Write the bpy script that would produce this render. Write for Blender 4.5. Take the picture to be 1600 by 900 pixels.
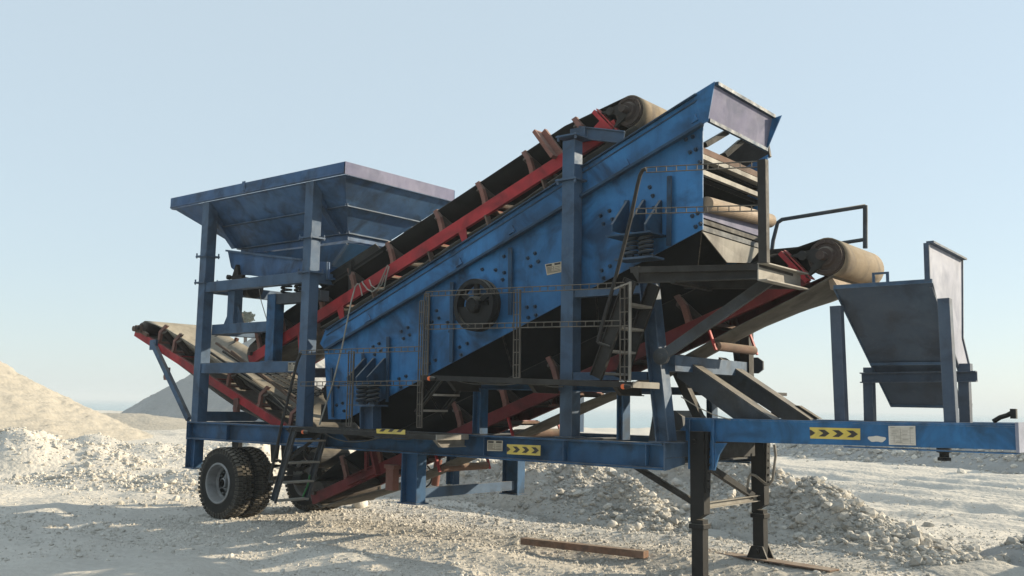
import bpy, bmesh, math, random
import numpy as np
from mathutils import Vector as V, Matrix, noise as mnoise

random.seed(7); rng = np.random.default_rng(11)
scn = bpy.context.scene
for o in list(bpy.data.objects): bpy.data.objects.remove(o)
COL = scn.collection
R = math.radians

# ------------------------------------------------------------------ camera
CAM = V((0, -9.23, 1.85)); FPX = 1529.09
YAW, PITCH, ROLL = R(39.0339), R(6.8152), R(0.9771)
fw = V((-math.sin(YAW)*math.cos(PITCH), math.cos(YAW)*math.cos(PITCH), math.sin(PITCH)))
r0 = V((math.cos(YAW), math.sin(YAW), 0)); u0 = r0.cross(fw)
rt = r0*math.cos(ROLL) + u0*math.sin(ROLL); up = -r0*math.sin(ROLL) + u0*math.cos(ROLL)
cd = bpy.data.cameras.new('camera'); cam = bpy.data.objects.new('camera', cd); COL.objects.link(cam)
cam.matrix_world = Matrix(((rt.x, up.x, -fw.x, CAM.x), (rt.y, up.y, -fw.y, CAM.y), (rt.z, up.z, -fw.z, CAM.z), (0, 0, 0, 1)))
cd.sensor_width = 36; cd.lens = 36*FPX/1600; cd.clip_start = .1; cd.clip_end = 60000
scn.camera = cam
def ray(x, y): return rt*((x-800)/FPX) - up*((y-450)/FPX) + fw
def at(x, y, Y): d = ray(x, y); return CAM + d*((Y-CAM.y)/d.y)
def atX(x, y, X): d = ray(x, y); return CAM + d*((X-CAM.x)/d.x)
def atZ(x, y, Z): d = ray(x, y); return CAM + d*((Z-CAM.z)/d.z)

# ------------------------------------------------------------------ sky and sun
SUN_AZ, SUN_EL = R(53), R(19.5)          # azimuth from +X towards +Y
w = bpy.data.worlds.new('World'); scn.world = w; w.use_nodes = True
nt = w.node_tree; bg = nt.nodes['Background']
sky = nt.nodes.new('ShaderNodeTexSky'); sky.sky_type = 'NISHITA'; sky.sun_disc = False
sky.sun_elevation = SUN_EL; sky.sun_rotation = R(90) - SUN_AZ
sky.altitude = 0; sky.air_density = 1.0; sky.dust_density = 0.5; sky.ozone_density = 1.5
hz = nt.nodes.new('ShaderNodeVectorMath'); hz.operation = 'MULTIPLY_ADD'       # bright summer haze spread evenly over the clear sky
hz.inputs[1].default_value = (.35, .35, .35); hz.inputs[2].default_value = (3.75, 4.42, 4.8); nt.links.new(sky.outputs[0], hz.inputs[0])
nt.links.new(hz.outputs[0], bg.inputs[0]); bg.inputs[1].default_value = 0.086
sl = bpy.data.lights.new('sun', 'SUN'); so = bpy.data.objects.new('sun', sl); COL.objects.link(so)
sl.energy = 5.0; sl.angle = R(0.6); sl.color = (1, .865, .65)
sd = V((math.cos(SUN_AZ)*math.cos(SUN_EL), math.sin(SUN_AZ)*math.cos(SUN_EL), math.sin(SUN_EL)))
so.rotation_euler = sd.to_track_quat('Z', 'Y').to_euler(); so.location = (20, 20, 30)
vs = scn.view_settings; vs.view_transform = 'Standard'; vs.look = 'None'; vs.exposure = 0.65; vs.gamma = 1; vs.use_curve_mapping = False

# ------------------------------------------------------------------ materials
def newmat(name):
    m = bpy.data.materials.new(name); m.use_nodes = True
    return m, m.node_tree.nodes, m.node_tree.links, m.node_tree.nodes['Principled BSDF']
def ramp(N, L, src, stops):
    r = N.new('ShaderNodeValToRGB'); e = r.color_ramp.elements
    while len(e) < len(stops): e.new(.5)
    for q, (p, c) in zip(e, stops):
        q.position = p; q.color = (*c, 1) if len(c) == 3 else c
    L.new(src, r.inputs[0]); return r.outputs[0]
def tex(N, L, scale, detail=5, rough=.6, stretch=None, dist=0):
    t = N.new('ShaderNodeTexCoord'); n = N.new('ShaderNodeTexNoise')
    n.inputs['Scale'].default_value = scale; n.inputs['Detail'].default_value = detail; n.inputs['Roughness'].default_value = rough
    n.inputs['Distortion'].default_value = dist
    if stretch:
        mp = N.new('ShaderNodeMapping'); mp.inputs['Scale'].default_value = stretch
        L.new(t.outputs['Object'], mp.inputs[0]); L.new(mp.outputs[0], n.inputs['Vector'])
    else: L.new(t.outputs['Object'], n.inputs['Vector'])
    return n.outputs['Fac']
def mix(N, L, f, a, b):
    m = N.new('ShaderNodeMix'); m.data_type = 'RGBA'
    for s, v in ((0, f), (6, a), (7, b)):
        if hasattr(v, 'is_output'): L.new(v, m.inputs[s])
        elif isinstance(v, (int, float)): m.inputs[s].default_value = v
        else: m.inputs[s].default_value = (*v, 1)
    return m.outputs[2]
def math_(N, L, op, a, b):
    m = N.new('ShaderNodeMath'); m.operation = op; m.use_clamp = True
    for s, v in ((0, a), (1, b)):
        if hasattr(v, 'is_output'): L.new(v, m.inputs[s])
        else: m.inputs[s].default_value = v
    return m.outputs[0]
def bump(N, L, B, h, strength, dist=.02):
    b = N.new('ShaderNodeBump'); b.inputs['Strength'].default_value = strength; b.inputs['Distance'].default_value = dist
    L.new(h, b.inputs['Height']); L.new(b.outputs[0], B.inputs['Normal'])
DUST = (.46, .41, .33)
def paint(name, c1, c2, c3, rough=.45, dust=.55, haze=.1, metal=0, scale=1.3, spec=.22, wear=.42):
    """worn sprayed paint: two tones in clouds, a darker overspray, vertical streaks, settled dust on upward faces"""
    m, N, L, B = newmat(name)
    c = mix(N, L, ramp(N, L, tex(N, L, scale, 6, .62), [(.40, (0, 0, 0)), (.62, (1, 1, 1))]), c1, c2)
    c = mix(N, L, ramp(N, L, tex(N, L, scale*2.1, 4, .55, None, .6), [(.46, (0, 0, 0)), (.66, (.92,)*3)]), c, c3)
    st = ramp(N, L, tex(N, L, 1.0, 5, .65, (7, 7, .55)), [(.5, (0, 0, 0)), (.75, (.4,)*3)])
    c = mix(N, L, st, c, c3)
    fine = tex(N, L, 38, 6, .7)
    c = mix(N, L, ramp(N, L, fine, [(.56, (0, 0, 0)), (.8, (haze*2.2,)*3)]), c, DUST)
    broad = ramp(N, L, tex(N, L, .8, 5, .6), [(.35, (haze*.3,)*3), (.75, (haze*1.6,)*3)])
    c = mix(N, L, broad, c, DUST)
    g = N.new('ShaderNodeNewGeometry'); s = N.new('ShaderNodeSeparateXYZ'); L.new(g.outputs['True Normal'], s.inputs[0])
    upm = math_(N, L, 'MULTIPLY', ramp(N, L, s.outputs[2], [(.3, (0, 0, 0)), (.85, (1, 1, 1))]), ramp(N, L, tex(N, L, 5, 5, .7), [(.25, (.25*dust,)*3), (.7, (dust*1.15,)*3)]))
    c = mix(N, L, upm, c, DUST)
    bv = N.new('ShaderNodeBevel'); bv.samples = 3; bv.inputs['Radius'].default_value = .011
    dt = N.new('ShaderNodeVectorMath'); dt.operation = 'DOT_PRODUCT'; L.new(bv.outputs[0], dt.inputs[0]); L.new(g.outputs['Normal'], dt.inputs[1])
    ed = math_(N, L, 'MULTIPLY', ramp(N, L, dt.outputs['Value'], [(.90, (1, 1, 1)), (.985, (0, 0, 0))]), ramp(N, L, tex(N, L, 16, 4, .7), [(.38, (0, 0, 0)), (.62, (wear,)*3)]))
    c = mix(N, L, ed, c, tuple(.5*q+.5*d for q, d in zip(c2, DUST)))
    L.new(c, B.inputs['Base Color'])
    L.new(ramp(N, L, tex(N, L, 9, 5, .7), [(.3, (rough,)*3), (.75, (min(.95, rough+.28),)*3)]), B.inputs['Roughness'])
    B.inputs['Metallic'].default_value = metal; B.inputs['Specular IOR Level'].default_value = spec
    bump(N, L, B, tex(N, L, 7, 6, .7), .10, .02)
    if name.startswith('dark_underside') or name.startswith('black_belt'): B.inputs['Specular IOR Level'].default_value = .12
    return m
M = {}
M['screen_blue'] = paint('bright_blue_paint', (.021, .106, .245), (.036, .178, .41), (.009, .034, .078), .42, .45, .010, 0, .9)
M['chassis_blue'] = paint('deep_blue_paint', (.012, .056, .128), (.020, .090, .20), (.008, .028, .056), .42, .5, .014)
M['goose_blue'] = paint('gooseneck_blue_paint', (.018, .098, .235), (.026, .142, .33), (.012, .05, .105), .42, .5, .012)
M['spring_steel'] = paint('blue_black_spring_steel', (.018, .03, .048), (.032, .048, .07), (.01, .014, .02), .45, .35, .01, wear=.1)
M['edge_blue'] = paint('dark_edge_blue_paint', (.010, .036, .075), (.018, .062, .125), (.006, .018, .036), .45, .4, .012, wear=.25)
M['bolt_blue'] = paint('dark_bolt_paint', (.010, .03, .06), (.016, .045, .085), (.006, .014, .026), .5, .3, .01, wear=.1)
M['tower_blue'] = paint('grey_blue_paint', (.032, .074, .14), (.052, .103, .178), (.018, .038, .07), .45, .45, .04)
M['hopper_blue'] = paint('hopper_blue_paint', (.022, .074, .18), (.044, .112, .23), (.012, .035, .075), .45, .45, .035)
M['chute_grey'] = paint('chute_grey_paint', (.032, .056, .098), (.045, .075, .122), (.02, .033, .058), .5, .4, .05)
M['lilac'] = paint('sunlit_dusty_lilac_panel', (.14, .142, .225), (.185, .185, .27), (.10, .11, .175), .7, .3, .05)  # tone of sunlit faces: glancing light and dust both put into the colour
M['pale_wall'] = paint('pale_sunlit_plate', (.215, .235, .315), (.27, .29, .365), (.15, .17, .235), .5, .3, .05)  # sun-facing plates, their sunlit paleness put into the colour
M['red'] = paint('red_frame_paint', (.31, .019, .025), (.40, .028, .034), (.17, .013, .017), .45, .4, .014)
M['red_shaded'] = paint('shade_toned_red_paint', (.12, .013, .015), (.16, .018, .02), (.06, .008, .009), .5, .4, .02)  # darker copy of the frame red, shade of the lower line put in
M['rust_red'] = paint('faded_red_paint', (.17, .062, .048), (.21, .085, .066), (.08, .034, .028), .6, .5, .09)
M['rust'] = paint('brown_rust', (.10, .052, .038), (.14, .075, .052), (.05, .03, .024), .75, .4, .09)
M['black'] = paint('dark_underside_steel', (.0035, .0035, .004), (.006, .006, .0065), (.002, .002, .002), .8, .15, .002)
M['steel_dark'] = paint('dark_weathered_steel', (.014, .014, .015), (.028, .027, .026), (.009, .008, .007), .55, .4, .02, wear=.14)
M['steel_blue'] = paint('dark_slate_steel', (.026, .037, .052), (.042, .055, .072), (.016, .02, .026), .5, .5, .05)
M['steel_pale'] = paint('dusty_bare_steel', (.20, .195, .18), (.27, .255, .23), (.10, .095, .09), .55, .45, .15)
M['rail_steel'] = paint('thin_worn_rail_steel', (.040, .036, .032), (.075, .066, .056), (.025, .020, .017), .5, .5, .06)
M['leg_black'] = paint('black_leg_paint', (.006, .0062, .0068), (.011, .0112, .012), (.004, .004, .004), .5, .4, .006, wear=.06)
M['belt'] = paint('dusty_conveyor_belt', (.20, .18, .145), (.27, .245, .20), (.11, .10, .08), .8, .4, .15, 0, 2.4)
M['belt_black'] = paint('black_belt_rubber', (.0075, .007, .007), (.012, .0115, .011), (.005, .005, .005), .75, .2, .008)
M['belt_under'] = paint('grey_belt_underside', (.055, .053, .048), (.09, .086, .078), (.03, .028, .026), .8, .3, .08, 0, 2.0)
M['roller'] = paint('tan_roller', (.24, .175, .12), (.30, .225, .16), (.13, .09, .07), .6, .45, .12)
M['roller_dark'] = paint('dark_brown_roller', (.03, .022, .019), (.05, .035, .03), (.016, .013, .012), .6, .35, .06)
M['drum'] = paint('ochre_dusty_drum_lagging', (.16, .118, .07), (.22, .165, .105), (.085, .066, .05), .75, .3, .15, 0, 1.6)
M['drum_end'] = paint('brown_drum_end', (.030, .019, .017), (.055, .036, .032), (.016, .011, .010), .55, .3, .05, wear=.2)
M['tyre'] = paint('tyre_rubber', (.010, .0095, .009), (.016, .015, .0135), (.007, .007, .007), .85, .3, .025, 0, 3)
M['tread'] = paint('dusty_tread_rubber', (.017, .0155, .0135), (.034, .03, .025), (.010, .0095, .009), .9, .4, .06, 0, 4)
M['rim'] = paint('silver_wheel_paint', (.22, .23, .245), (.30, .31, .32), (.12, .125, .13), .4, .3, .08, .25)
M['yellow'] = paint('yellow_sticker', (.62, .47, .075), (.66, .51, .11), (.42, .33, .09), .6, .2, .10)
M['ink'] = paint('dark_print', (.035, .03, .028), (.045, .038, .035), (.03, .028, .026), .6, .2, .05)
M['paper'] = paint('off_white_plate', (.58, .55, .50), (.64, .61, .55), (.46, .43, .38), .5, .1, .1)
M['plate_tan'] = paint('brass_nameplate', (.42, .36, .27), (.47, .41, .31), (.3, .26, .2), .5, .1, .1)
M['orange'] = paint('orange_lens', (.75, .14, .03), (.8, .17, .04), (.6, .1, .02), .25, .1, .03)
M['green'] = paint('green_hose', (.02, .16, .04), (.03, .2, .05), (.01, .08, .02), .5, .1, .02)
M['rope'] = paint('grey_rope', (.26, .25, .22), (.33, .31, .27), (.16, .15, .13), .8, .1, .1)
M['rusty_beam'] = paint('rusty_beam_steel', (.15, .066, .036), (.21, .10, .056), (.08, .038, .024), .8, .5, .15, 0, 4)
M['leaf'] = paint('grey_green_leaf', (.08, .10, .06), (.10, .12, .08), (.05, .07, .04), .6, .1, .05)

def dirt(name, c1, c2, c3, sc=1.0, bstr=.6, fine=60):
    m, N, L, B = newmat(name)
    c = mix(N, L, ramp(N, L, tex(N, L, .22*sc, 7, .65), [(.35, (0, 0, 0)), (.65, (1, 1, 1))]), c1, c2)
    c = mix(N, L, ramp(N, L, tex(N, L, 2.3*sc, 7, .7), [(.45, (0, 0, 0)), (.75, (.55,)*3)]), c, c3)
    c = mix(N, L, ramp(N, L, tex(N, L, fine*.5, 5, .75), [(.5, (0, 0, 0)), (.75, (.5,)*3)]), c, tuple(q*.72 for q in c1))
    L.new(c, B.inputs['Base Color']); B.inputs['Roughness'].default_value = .92; B.inputs['Specular IOR Level'].default_value = .15
    t = N.new('ShaderNodeTexCoord'); vo = N.new('ShaderNodeTexVoronoi'); vo.inputs['Scale'].default_value = fine*.42
    L.new(t.outputs['Object'], vo.inputs['Vector'])
    h = N.new('ShaderNodeMath'); h.operation = 'SUBTRACT'; L.new(tex(N, L, fine*.3, 8, .72), h.inputs[0])
    k = N.new('ShaderNodeMath'); k.operation = 'MULTIPLY'; L.new(vo.outputs['Distance'], k.inputs[0]); k.inputs[1].default_value = .6
    L.new(k.outputs[0], h.inputs[1])
    bump(N, L, B, h.outputs[0], bstr, .05)
    return m
M['ground'] = dirt('pale_limestone_ground', (.63, .58, .505), (.54, .505, .445), (.68, .635, .56), 1, .65, 22)
M['sand'] = dirt('cream_sand', (.42, .38, .315), (.37, .335, .28), (.46, .415, .35), 1, .6, 14)
M['gravel_grey'] = dirt('grey_gravel', (.34, .33, .31), (.40, .385, .36), (.28, .275, .26), 1, .9, 9)
M['rubble'] = dirt('grey_rubble_fines', (.55, .515, .45), (.47, .445, .40), (.61, .57, .50), 1.5, 1.0, 24)
def stone_mat(name, a, b, c):
    m, N, L, B = newmat(name)
    g = N.new('ShaderNodeNewGeometry')
    col = ramp(N, L, g.outputs['Random Per Island'], [(0, a), (.45, b), (.8, c), (1, tuple(min(.8, q*1.12) for q in c))])
    col = mix(N, L, ramp(N, L, tex(N, L, 30, 5, .7), [(.4, (0, 0, 0)), (.7, (.35,)*3)]), col, tuple(q*.7 for q in a))
    L.new(col, B.inputs['Base Color']); B.inputs['Roughness'].default_value = .9; B.inputs['Specular IOR Level'].default_value = .15
    bump(N, L, B, tex(N, L, 45, 6, .7), .5, .02)
    return m
M['stone'] = stone_mat('limestone_chips', (.46, .43, .38), (.57, .535, .475), (.64, .60, .535))
M['stone_grey'] = stone_mat('grey_stone', (.36, .345, .31), (.50, .465, .41), (.64, .595, .52))
M['stone_clod'] = stone_mat('cream_clods', (.46, .43, .375), (.56, .52, .455), (.64, .60, .53))
m, N, L, B = newmat('sea_water'); M['sea'] = m
L.new(mix(N, L, ramp(N, L, tex(N, L, .02, 5, .6, (1, 4, 1)), [(.4, (0, 0, 0)), (.65, (1, 1, 1))]), (.15, .26, .28), (.20, .31, .33)), B.inputs['Base Color'])
B.inputs['Roughness'].default_value = .2; bump(N, L, B, tex(N, L, 1.2, 4, .6), .35, .3)

# ------------------------------------------------------------------ mesh builder
class MB:
    def __init__(s): s.v = []; s.f = []; s.mi = []; s.sm = []; s.m = 0; s.smooth = False
    def add(s, vs, fs):
        o = len(s.v); s.v += [V(q) for q in vs]
        for f in fs: s.f.append([i+o for i in f]); s.mi.append(s.m); s.sm.append(s.smooth)
        return s
    def prism(s, poly, ext):
        """planar polygon swept by a vector"""
        ext = V(ext); p = [V(q) for q in poly]; n = len(p)
        nrm = V((0, 0, 0))
        for i in range(n): nrm += p[i].cross(p[(i+1) % n])
        if nrm.dot(ext) > 0: p = p[::-1]
        vs = p + [q+ext for q in p]
        return s.add(vs, [list(range(n)), list(range(2*n-1, n-1, -1))] + [[i+n, (i+1) % n+n, (i+1) % n, i] for i in range(n)])
    def box(s, a, b):
        a, b = V(a), V(b); lo = [min(a[i], b[i]) for i in range(3)]; hi = [max(a[i], b[i]) for i in range(3)]
        return s.prism([(lo[0], lo[1], lo[2]), (hi[0], lo[1], lo[2]), (hi[0], hi[1], lo[2]), (lo[0], hi[1], lo[2])], (0, 0, hi[2]-lo[2]))
    def ext(s, prof, a, b, up=(0, 0, 1)):
        a, b = V(a), V(b); d = (b-a).normalized(); up = V(up)
        v = (up - d*up.dot(d)).normalized(); u = d.cross(v)
        return s.prism([a + u*p[0] + v*p[1] for p in prof], b-a)
    def bar(s, a, b, w_, h, up=(0, 0, 1)):
        return s.ext([(-w_/2, -h/2), (w_/2, -h/2), (w_/2, h/2), (-w_/2, h/2)], a, b, up)
    def ibeam(s, a, b, w_, h, up=(0, 0, 1), tf=.018, tw=.012):
        W, H, t = w_/2, h/2, tw/2
        return s.ext([(-W, -H), (W, -H), (W, -H+tf), (t, -H+tf), (t, H-tf), (W, H-tf), (W, H), (-W, H), (-W, H-tf), (-t, H-tf), (-t, -H+tf), (-W, -H+tf)], a, b, up)
    def chan(s, a, b, w_, h, up=(0, 0, 1), t=.012, side=1):
        W, H = w_/2, h/2
        p = [(-W, -H), (W, -H), (W, -H+t), (-W+t, -H+t), (-W+t, H-t), (W, H-t), (W, H), (-W, H)]
        if side < 0: p = [(-q[0], q[1]) for q in p]
        return s.ext(p, a, b, up)
    def tube(s, pts, r, n=10, closed=False):
        pts = [V(q) for q in pts]; rings = []; prev = None
        for i, q in enumerate(pts):
            d = ((pts[min(i+1, len(pts)-1)] - q).normalized() + (q - pts[max(i-1, 0)]).normalized())
            d = d.normalized() if d.length > 1e-6 else V((0, 0, 1))
            if prev is None:
                a = d.cross(V((0, 0, 1)));
                if a.length < .1: a = d.cross(V((0, 1, 0)))
                a.normalize()
            else: a = (prev - d*prev.dot(d)).normalized()
            prev = a; b = d.cross(a)
            rings.append([q + (a*math.cos(2*math.pi*k/n) + b*math.sin(2*math.pi*k/n))*r for k in range(n)])
        vs = [p for ring in rings for p in ring]; fs = []
        for i in range(len(pts)-1):
            for k in range(n): fs.append([i*n+k, i*n+(k+1) % n, (i+1)*n+(k+1) % n, (i+1)*n+k])
        sm = s.smooth; s.smooth = True; s.add(vs, fs); s.smooth = sm
        s.add(rings[0], [list(range(n))[::-1]]); s.add(rings[-1], [list(range(n))])
        return s
    def cyl(s, a, b, r, n=20): return s.tube([a, b], r, n)
    def lathe(s, c, axis, prof, n=32, caps=True):
        """prof: list of (offset along axis, radius)"""
        c = V(c); ax = V(axis).normalized(); a = ax.cross(V((0, 0, 1)))
        if a.length < .1: a = ax.cross(V((1, 0, 0)))
        a.normalize(); b = ax.cross(a); vs = []; fs = []
        for o, r in prof:
            for k in range(n): vs.append(c + ax*o + (a*math.cos(2*math.pi*k/n) + b*math.sin(2*math.pi*k/n))*r)
        m_ = len(prof)
        for i in range(m_-1):
            for k in range(n): fs.append([i*n+k, i*n+(k+1) % n, (i+1)*n+(k+1) % n, (i+1)*n+k])
        if caps: fs.append(list(range(n))[::-1]); fs.append([(m_-1)*n+k for k in range(n)])
        sm = s.smooth; s.smooth = False; s.add(vs, fs); s.smooth = sm; return s
    def spring(s, c, h, r, wire, turns=4.5, n=8):
        k = int(turns*14); return s.tube([V(c) + V((r*math.cos(t*.449), r*math.sin(t*.449), h*t/k)) for t in range(k+1)], wire, n)
    def build(s, name, mats, parent=None, origin=None, solid=0, bevel=0):
        org = V(origin) if origin is not None else (ORG.get(parent.name, V((0, 0, 0))) if parent else V((0, 0, 0)))
        me = bpy.data.meshes.new(name); me.from_pydata([tuple(q-org) for q in s.v], [], s.f)
        mats = mats if isinstance(mats, (list, tuple)) else [mats]
        for q in mats: me.materials.append(M[q] if isinstance(q, str) else q)
        me.polygons.foreach_set('material_index', s.mi); me.polygons.foreach_set('use_smooth', s.sm)
        me.update(); o = bpy.data.objects.new(name, me); COL.objects.link(o)
        if parent: o.parent = parent
        else: o.location = org
        ORG[o.name] = org
        if solid: md = o.modifiers.new('thickness', 'SOLIDIFY'); md.thickness = solid; md.offset = 0
        if bevel: md = o.modifiers.new('edge', 'BEVEL'); md.width = bevel; md.segments = 2; md.limit_method = 'ANGLE'; md.angle_limit = R(50)
        return o
ORG = {}
def tag(o, label, cat, group=None, kind=None):
    if kind: o['kind'] = kind
    if label: o['label'] = label
    if cat: o['category'] = cat
    if group: o['group'] = group
    return o
def empty(name, loc):
    o = bpy.data.objects.new(name, None); COL.objects.link(o); o.location = loc; o.empty_display_size = .3
    ORG[o.name] = V(loc); return o
def lerp(a, b, t): return V(a)*(1-t) + V(b)*t

# ================================================================== GROUND, HEAPS, SEA
def fbm(x, y, s, octv=5, seed=0.0):
    out = np.zeros_like(x); a = 1.0
    for k in range(octv):
        out += a*vnoise(x*s + seed*7.3 + k*13.1, y*s - seed*3.7 + k*5.9); s *= 2.03; a *= .5
    return out
_perm = rng.random((256, 256))
def vnoise(x, y):
    xi = np.floor(x).astype(int); yi = np.floor(y).astype(int); fx = x-xi; fy = y-yi
    fx = fx*fx*(3-2*fx); fy = fy*fy*(3-2*fy)
    g = lambda i, j: _perm[i % 256, j % 256]
    return (g(xi, yi)*(1-fx)+g(xi+1, yi)*fx)*(1-fy) + (g(xi, yi+1)*(1-fx)+g(xi+1, yi+1)*fx)*fy - .5
def sstep(a, b, x): t = np.clip((x-a)/(b-a), 0, 1); return t*t*(3-2*t)
SHORE = np.array([(-400, 60), (-118, 68), (-42, 62), (-11.5, 48), (60, 30), (400, -60)], float)
def ridge(x, y, pts):
    """pts: (x, y, height, half width); peaked bank along a broken line"""
    out = np.zeros_like(x)
    for (x0, y0, h0, w0), (x1, y1, h1, w1) in zip(pts[:-1], pts[1:]):
        dx, dy = x1-x0, y1-y0; t = np.clip(((x-x0)*dx+(y-y0)*dy)/(dx*dx+dy*dy), 0, 1)
        d = np.hypot(x-x0-t*dx, y-y0-t*dy); h = h0+(h1-h0)*t; w_ = w0+(w1-w0)*t
        q = np.clip(1-d/w_, 0, 1); out = np.maximum(out, h*(q*(1.35-.35*q))*np.where(q > 0, 1, 0))
    return out
RUB = [   # rubble banks behind the machine
    [(-17.5, 6.8, .35, 1.4), (-14.6, 6.3, .55, 1.5), (-12.4, 6.3, .75, 1.45), (-10.9, 6.0, .95, 1.55), (-9.5, 5.3, .62, 1.3), (-8.2, 4.7, .28, 1.0), (-7.2, 4.3, .06, .7)],
    [(-12.5, 9.4, .5, 2.), (-10.8, 8.6, .9, 2.), (-9.4, 7.6, 1.02, 1.9), (-8.0, 6.9, .88, 1.7), (-6.6, 6.1, .82, 1.7), (-5.5, 5.2, .5, 1.4), (-4.3, 4.3, .22, 1.1), (-3.2, 3.5, .06, .8)],
    [(-2.9, 5.3, .06, .7), (-2.2, 5.1, .42, 1.3), (-1.3, 4.8, .75, 1.7), (-.1, 4.6, .85, 1.9), (2.0, 4.6, .9, 2.1)],
]
BERM = [[(-18.5, 33, .12, 1.5), (-16.5, 31.8, .75, 2.4), (-14.5, 30.6, .95, 2.6), (-11, 29, .85, 2.5), (-6, 27, .95, 2.6), (2, 24, 1.1, 2.8), (14, 20, 1.3, 3)]]
CHURN = [
    [(-28, .2, 1.1, 2.2), (-26.5, 1.6, 1.05, 2.0), (-25.2, 2.9, 1.0, 1.9), (-24.0, 3.9, .65, 1.6), (-22.6, 4.6, .1, 1.2)],
    [(-32, 5.0, .5, 2.2), (-29, 6.8, .5, 2.2), (-26.5, 8, .3, 1.8), (-25, 8.6, .08, 1.2)],
    [(-22.5, 1.2, .05, 1.), (-21.2, 2.0, .32, 1.3), (-19.8, 2.2, .2, 1.2), (-18.8, 2.2, .03, .8)],
    [(-17.5, 1.6, .1, .9), (-18.3, 3.2, .38, 1.3), (-19.2, 5.5, .95, 1.7), (-19.4, 7.6, 1.0, 1.9), (-20.5, 10, .4, 1.6)],
    [(-30, 12, .3, 2), (-26, 11, .35, 1.8), (-23.5, 9.5, .2, 1.2)]]
def ground_h(x, y):
    r_ = np.hypot(x-CAM.x, y-CAM.y)
    h = .10*fbm(x, y, .35, 5, 1) + .035*fbm(x, y, 2.2, 4, 2)
    h += .55*np.maximum(0, fbm(x, y, .16, 4, 5))*sstep(-16, -21, x)*sstep(2, 6, y)
    # wheel-churned banks on the left
    for k_, pts in enumerate(CHURN): h += ridge(x, y, pts)*(1+.6*fbm(x, y, .8, 5, 8+k_))
    h -= .17*sstep(1.6, .2, y)*sstep(-9, -5.4, x)
    # tracks running along the machine
    h += .022*np.sin((y+.9*x)*3.1 + 2*fbm(x, y, .15, 3, 14))*sstep(1, -1, y) - .05*np.exp(-((y+3.6+.12*x)/.28)**2)*sstep(-1, -3, y) - .05*np.exp(-((y+5.4+.12*x)/.28)**2)*sstep(-2, -4, y)
    tr = .045*np.sin((y + .22*x*0 + .35*fbm(x, y, .25, 3, 3))*4.2)*sstep(-3, -1, y)*sstep(4.5, 3, y)*sstep(-15, -12, x)
    h += tr
    ty = y + .38*x
    h += (.06*np.sin(ty*1.9 + 1.5*fbm(x, y, .12, 3, 4)) + .035*np.sin(ty*6.3 + 3*fbm(x, y, .2, 3, 6)) + .05*fbm(x*.35, ty, 1.6, 4, 7))*sstep(7, 10, y)*sstep(26, 20, y)*sstep(-20, -14, x)
    near = np.exp(-(((x+12.9)/3.0)**2+((y-1)/2.4)**2)); h *= (1-.85*near)
    sh = np.interp(x, SHORE[:, 0], SHORE[:, 1])
    return h*1.0 - 9*sstep(0, 14, y-sh) - .25*sstep(20, 60, r_)*0
def grid_mesh(name, mat, X, Y, Zh, closed=False, kind=None):
    a, b = X.shape; v = np.stack([X, Y, Zh], -1).reshape(-1, 3).astype(np.float32)
    i = np.arange(a*b).reshape(a, b)
    if closed: i = np.concatenate([i, i[:1]], 0)
    q = np.stack([i[:-1, :-1], i[1:, :-1], i[1:, 1:], i[:-1, 1:]], -1).reshape(-1, 4)
    return raw_mesh(name, mat, v, q, 4)
def raw_mesh(name, mat, v, f, k, smooth=True, origin=(0, 0, 0)):
    me = bpy.data.meshes.new(name); v = np.asarray(v, np.float32) - np.asarray(origin, np.float32)
    me.vertices.add(len(v)); me.vertices.foreach_set('co', np.ascontiguousarray(v).ravel())
    me.loops.add(len(f)*k); me.loops.foreach_set('vertex_index', np.ascontiguousarray(f, np.int32).ravel())
    me.polygons.add(len(f)); me.polygons.foreach_set('loop_start', np.arange(0, len(f)*k, k, dtype=np.int32))
    me.polygons.foreach_set('use_smooth', np.full(len(f), smooth)); me.materials.append(M[mat]); me.update(calc_edges=True); me.validate()
    o = bpy.data.objects.new(name, me); COL.objects.link(o); o.location = origin; return o
# one sheet, polar about a point near the viewer, finer towards the site
rad = np.concatenate([np.geomspace(.4, 6, 40, endpoint=False), np.geomspace(6, 60, 620, endpoint=False), np.geomspace(60, 600, 110)])
yawd = math.degrees(YAW)+90
ang = np.radians(np.concatenate([np.linspace(yawd-36, yawd+36, 620, endpoint=False), np.linspace(yawd+36, yawd+324, 150, endpoint=False)]))
A, Q = np.meshgrid(ang, rad, indexing='ij'); GX = CAM.x + Q*np.cos(A); GY = CAM.y + Q*np.sin(A)
g = grid_mesh('ground', 'ground', GX, GY, ground_h(GX, GY), True); g['kind'] = 'structure'
sea = MB(); k = 96
sea.add([(0, 0, -2.5)] + [(40000*math.cos(2*math.pi*i/k), 40000*math.sin(2*math.pi*i/k), -2.5) for i in range(k)], [[0, 1+i, 1+(i+1) % k] for i in range(k)])
sea.build('sea', 'sea')['kind'] = 'structure'

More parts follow.
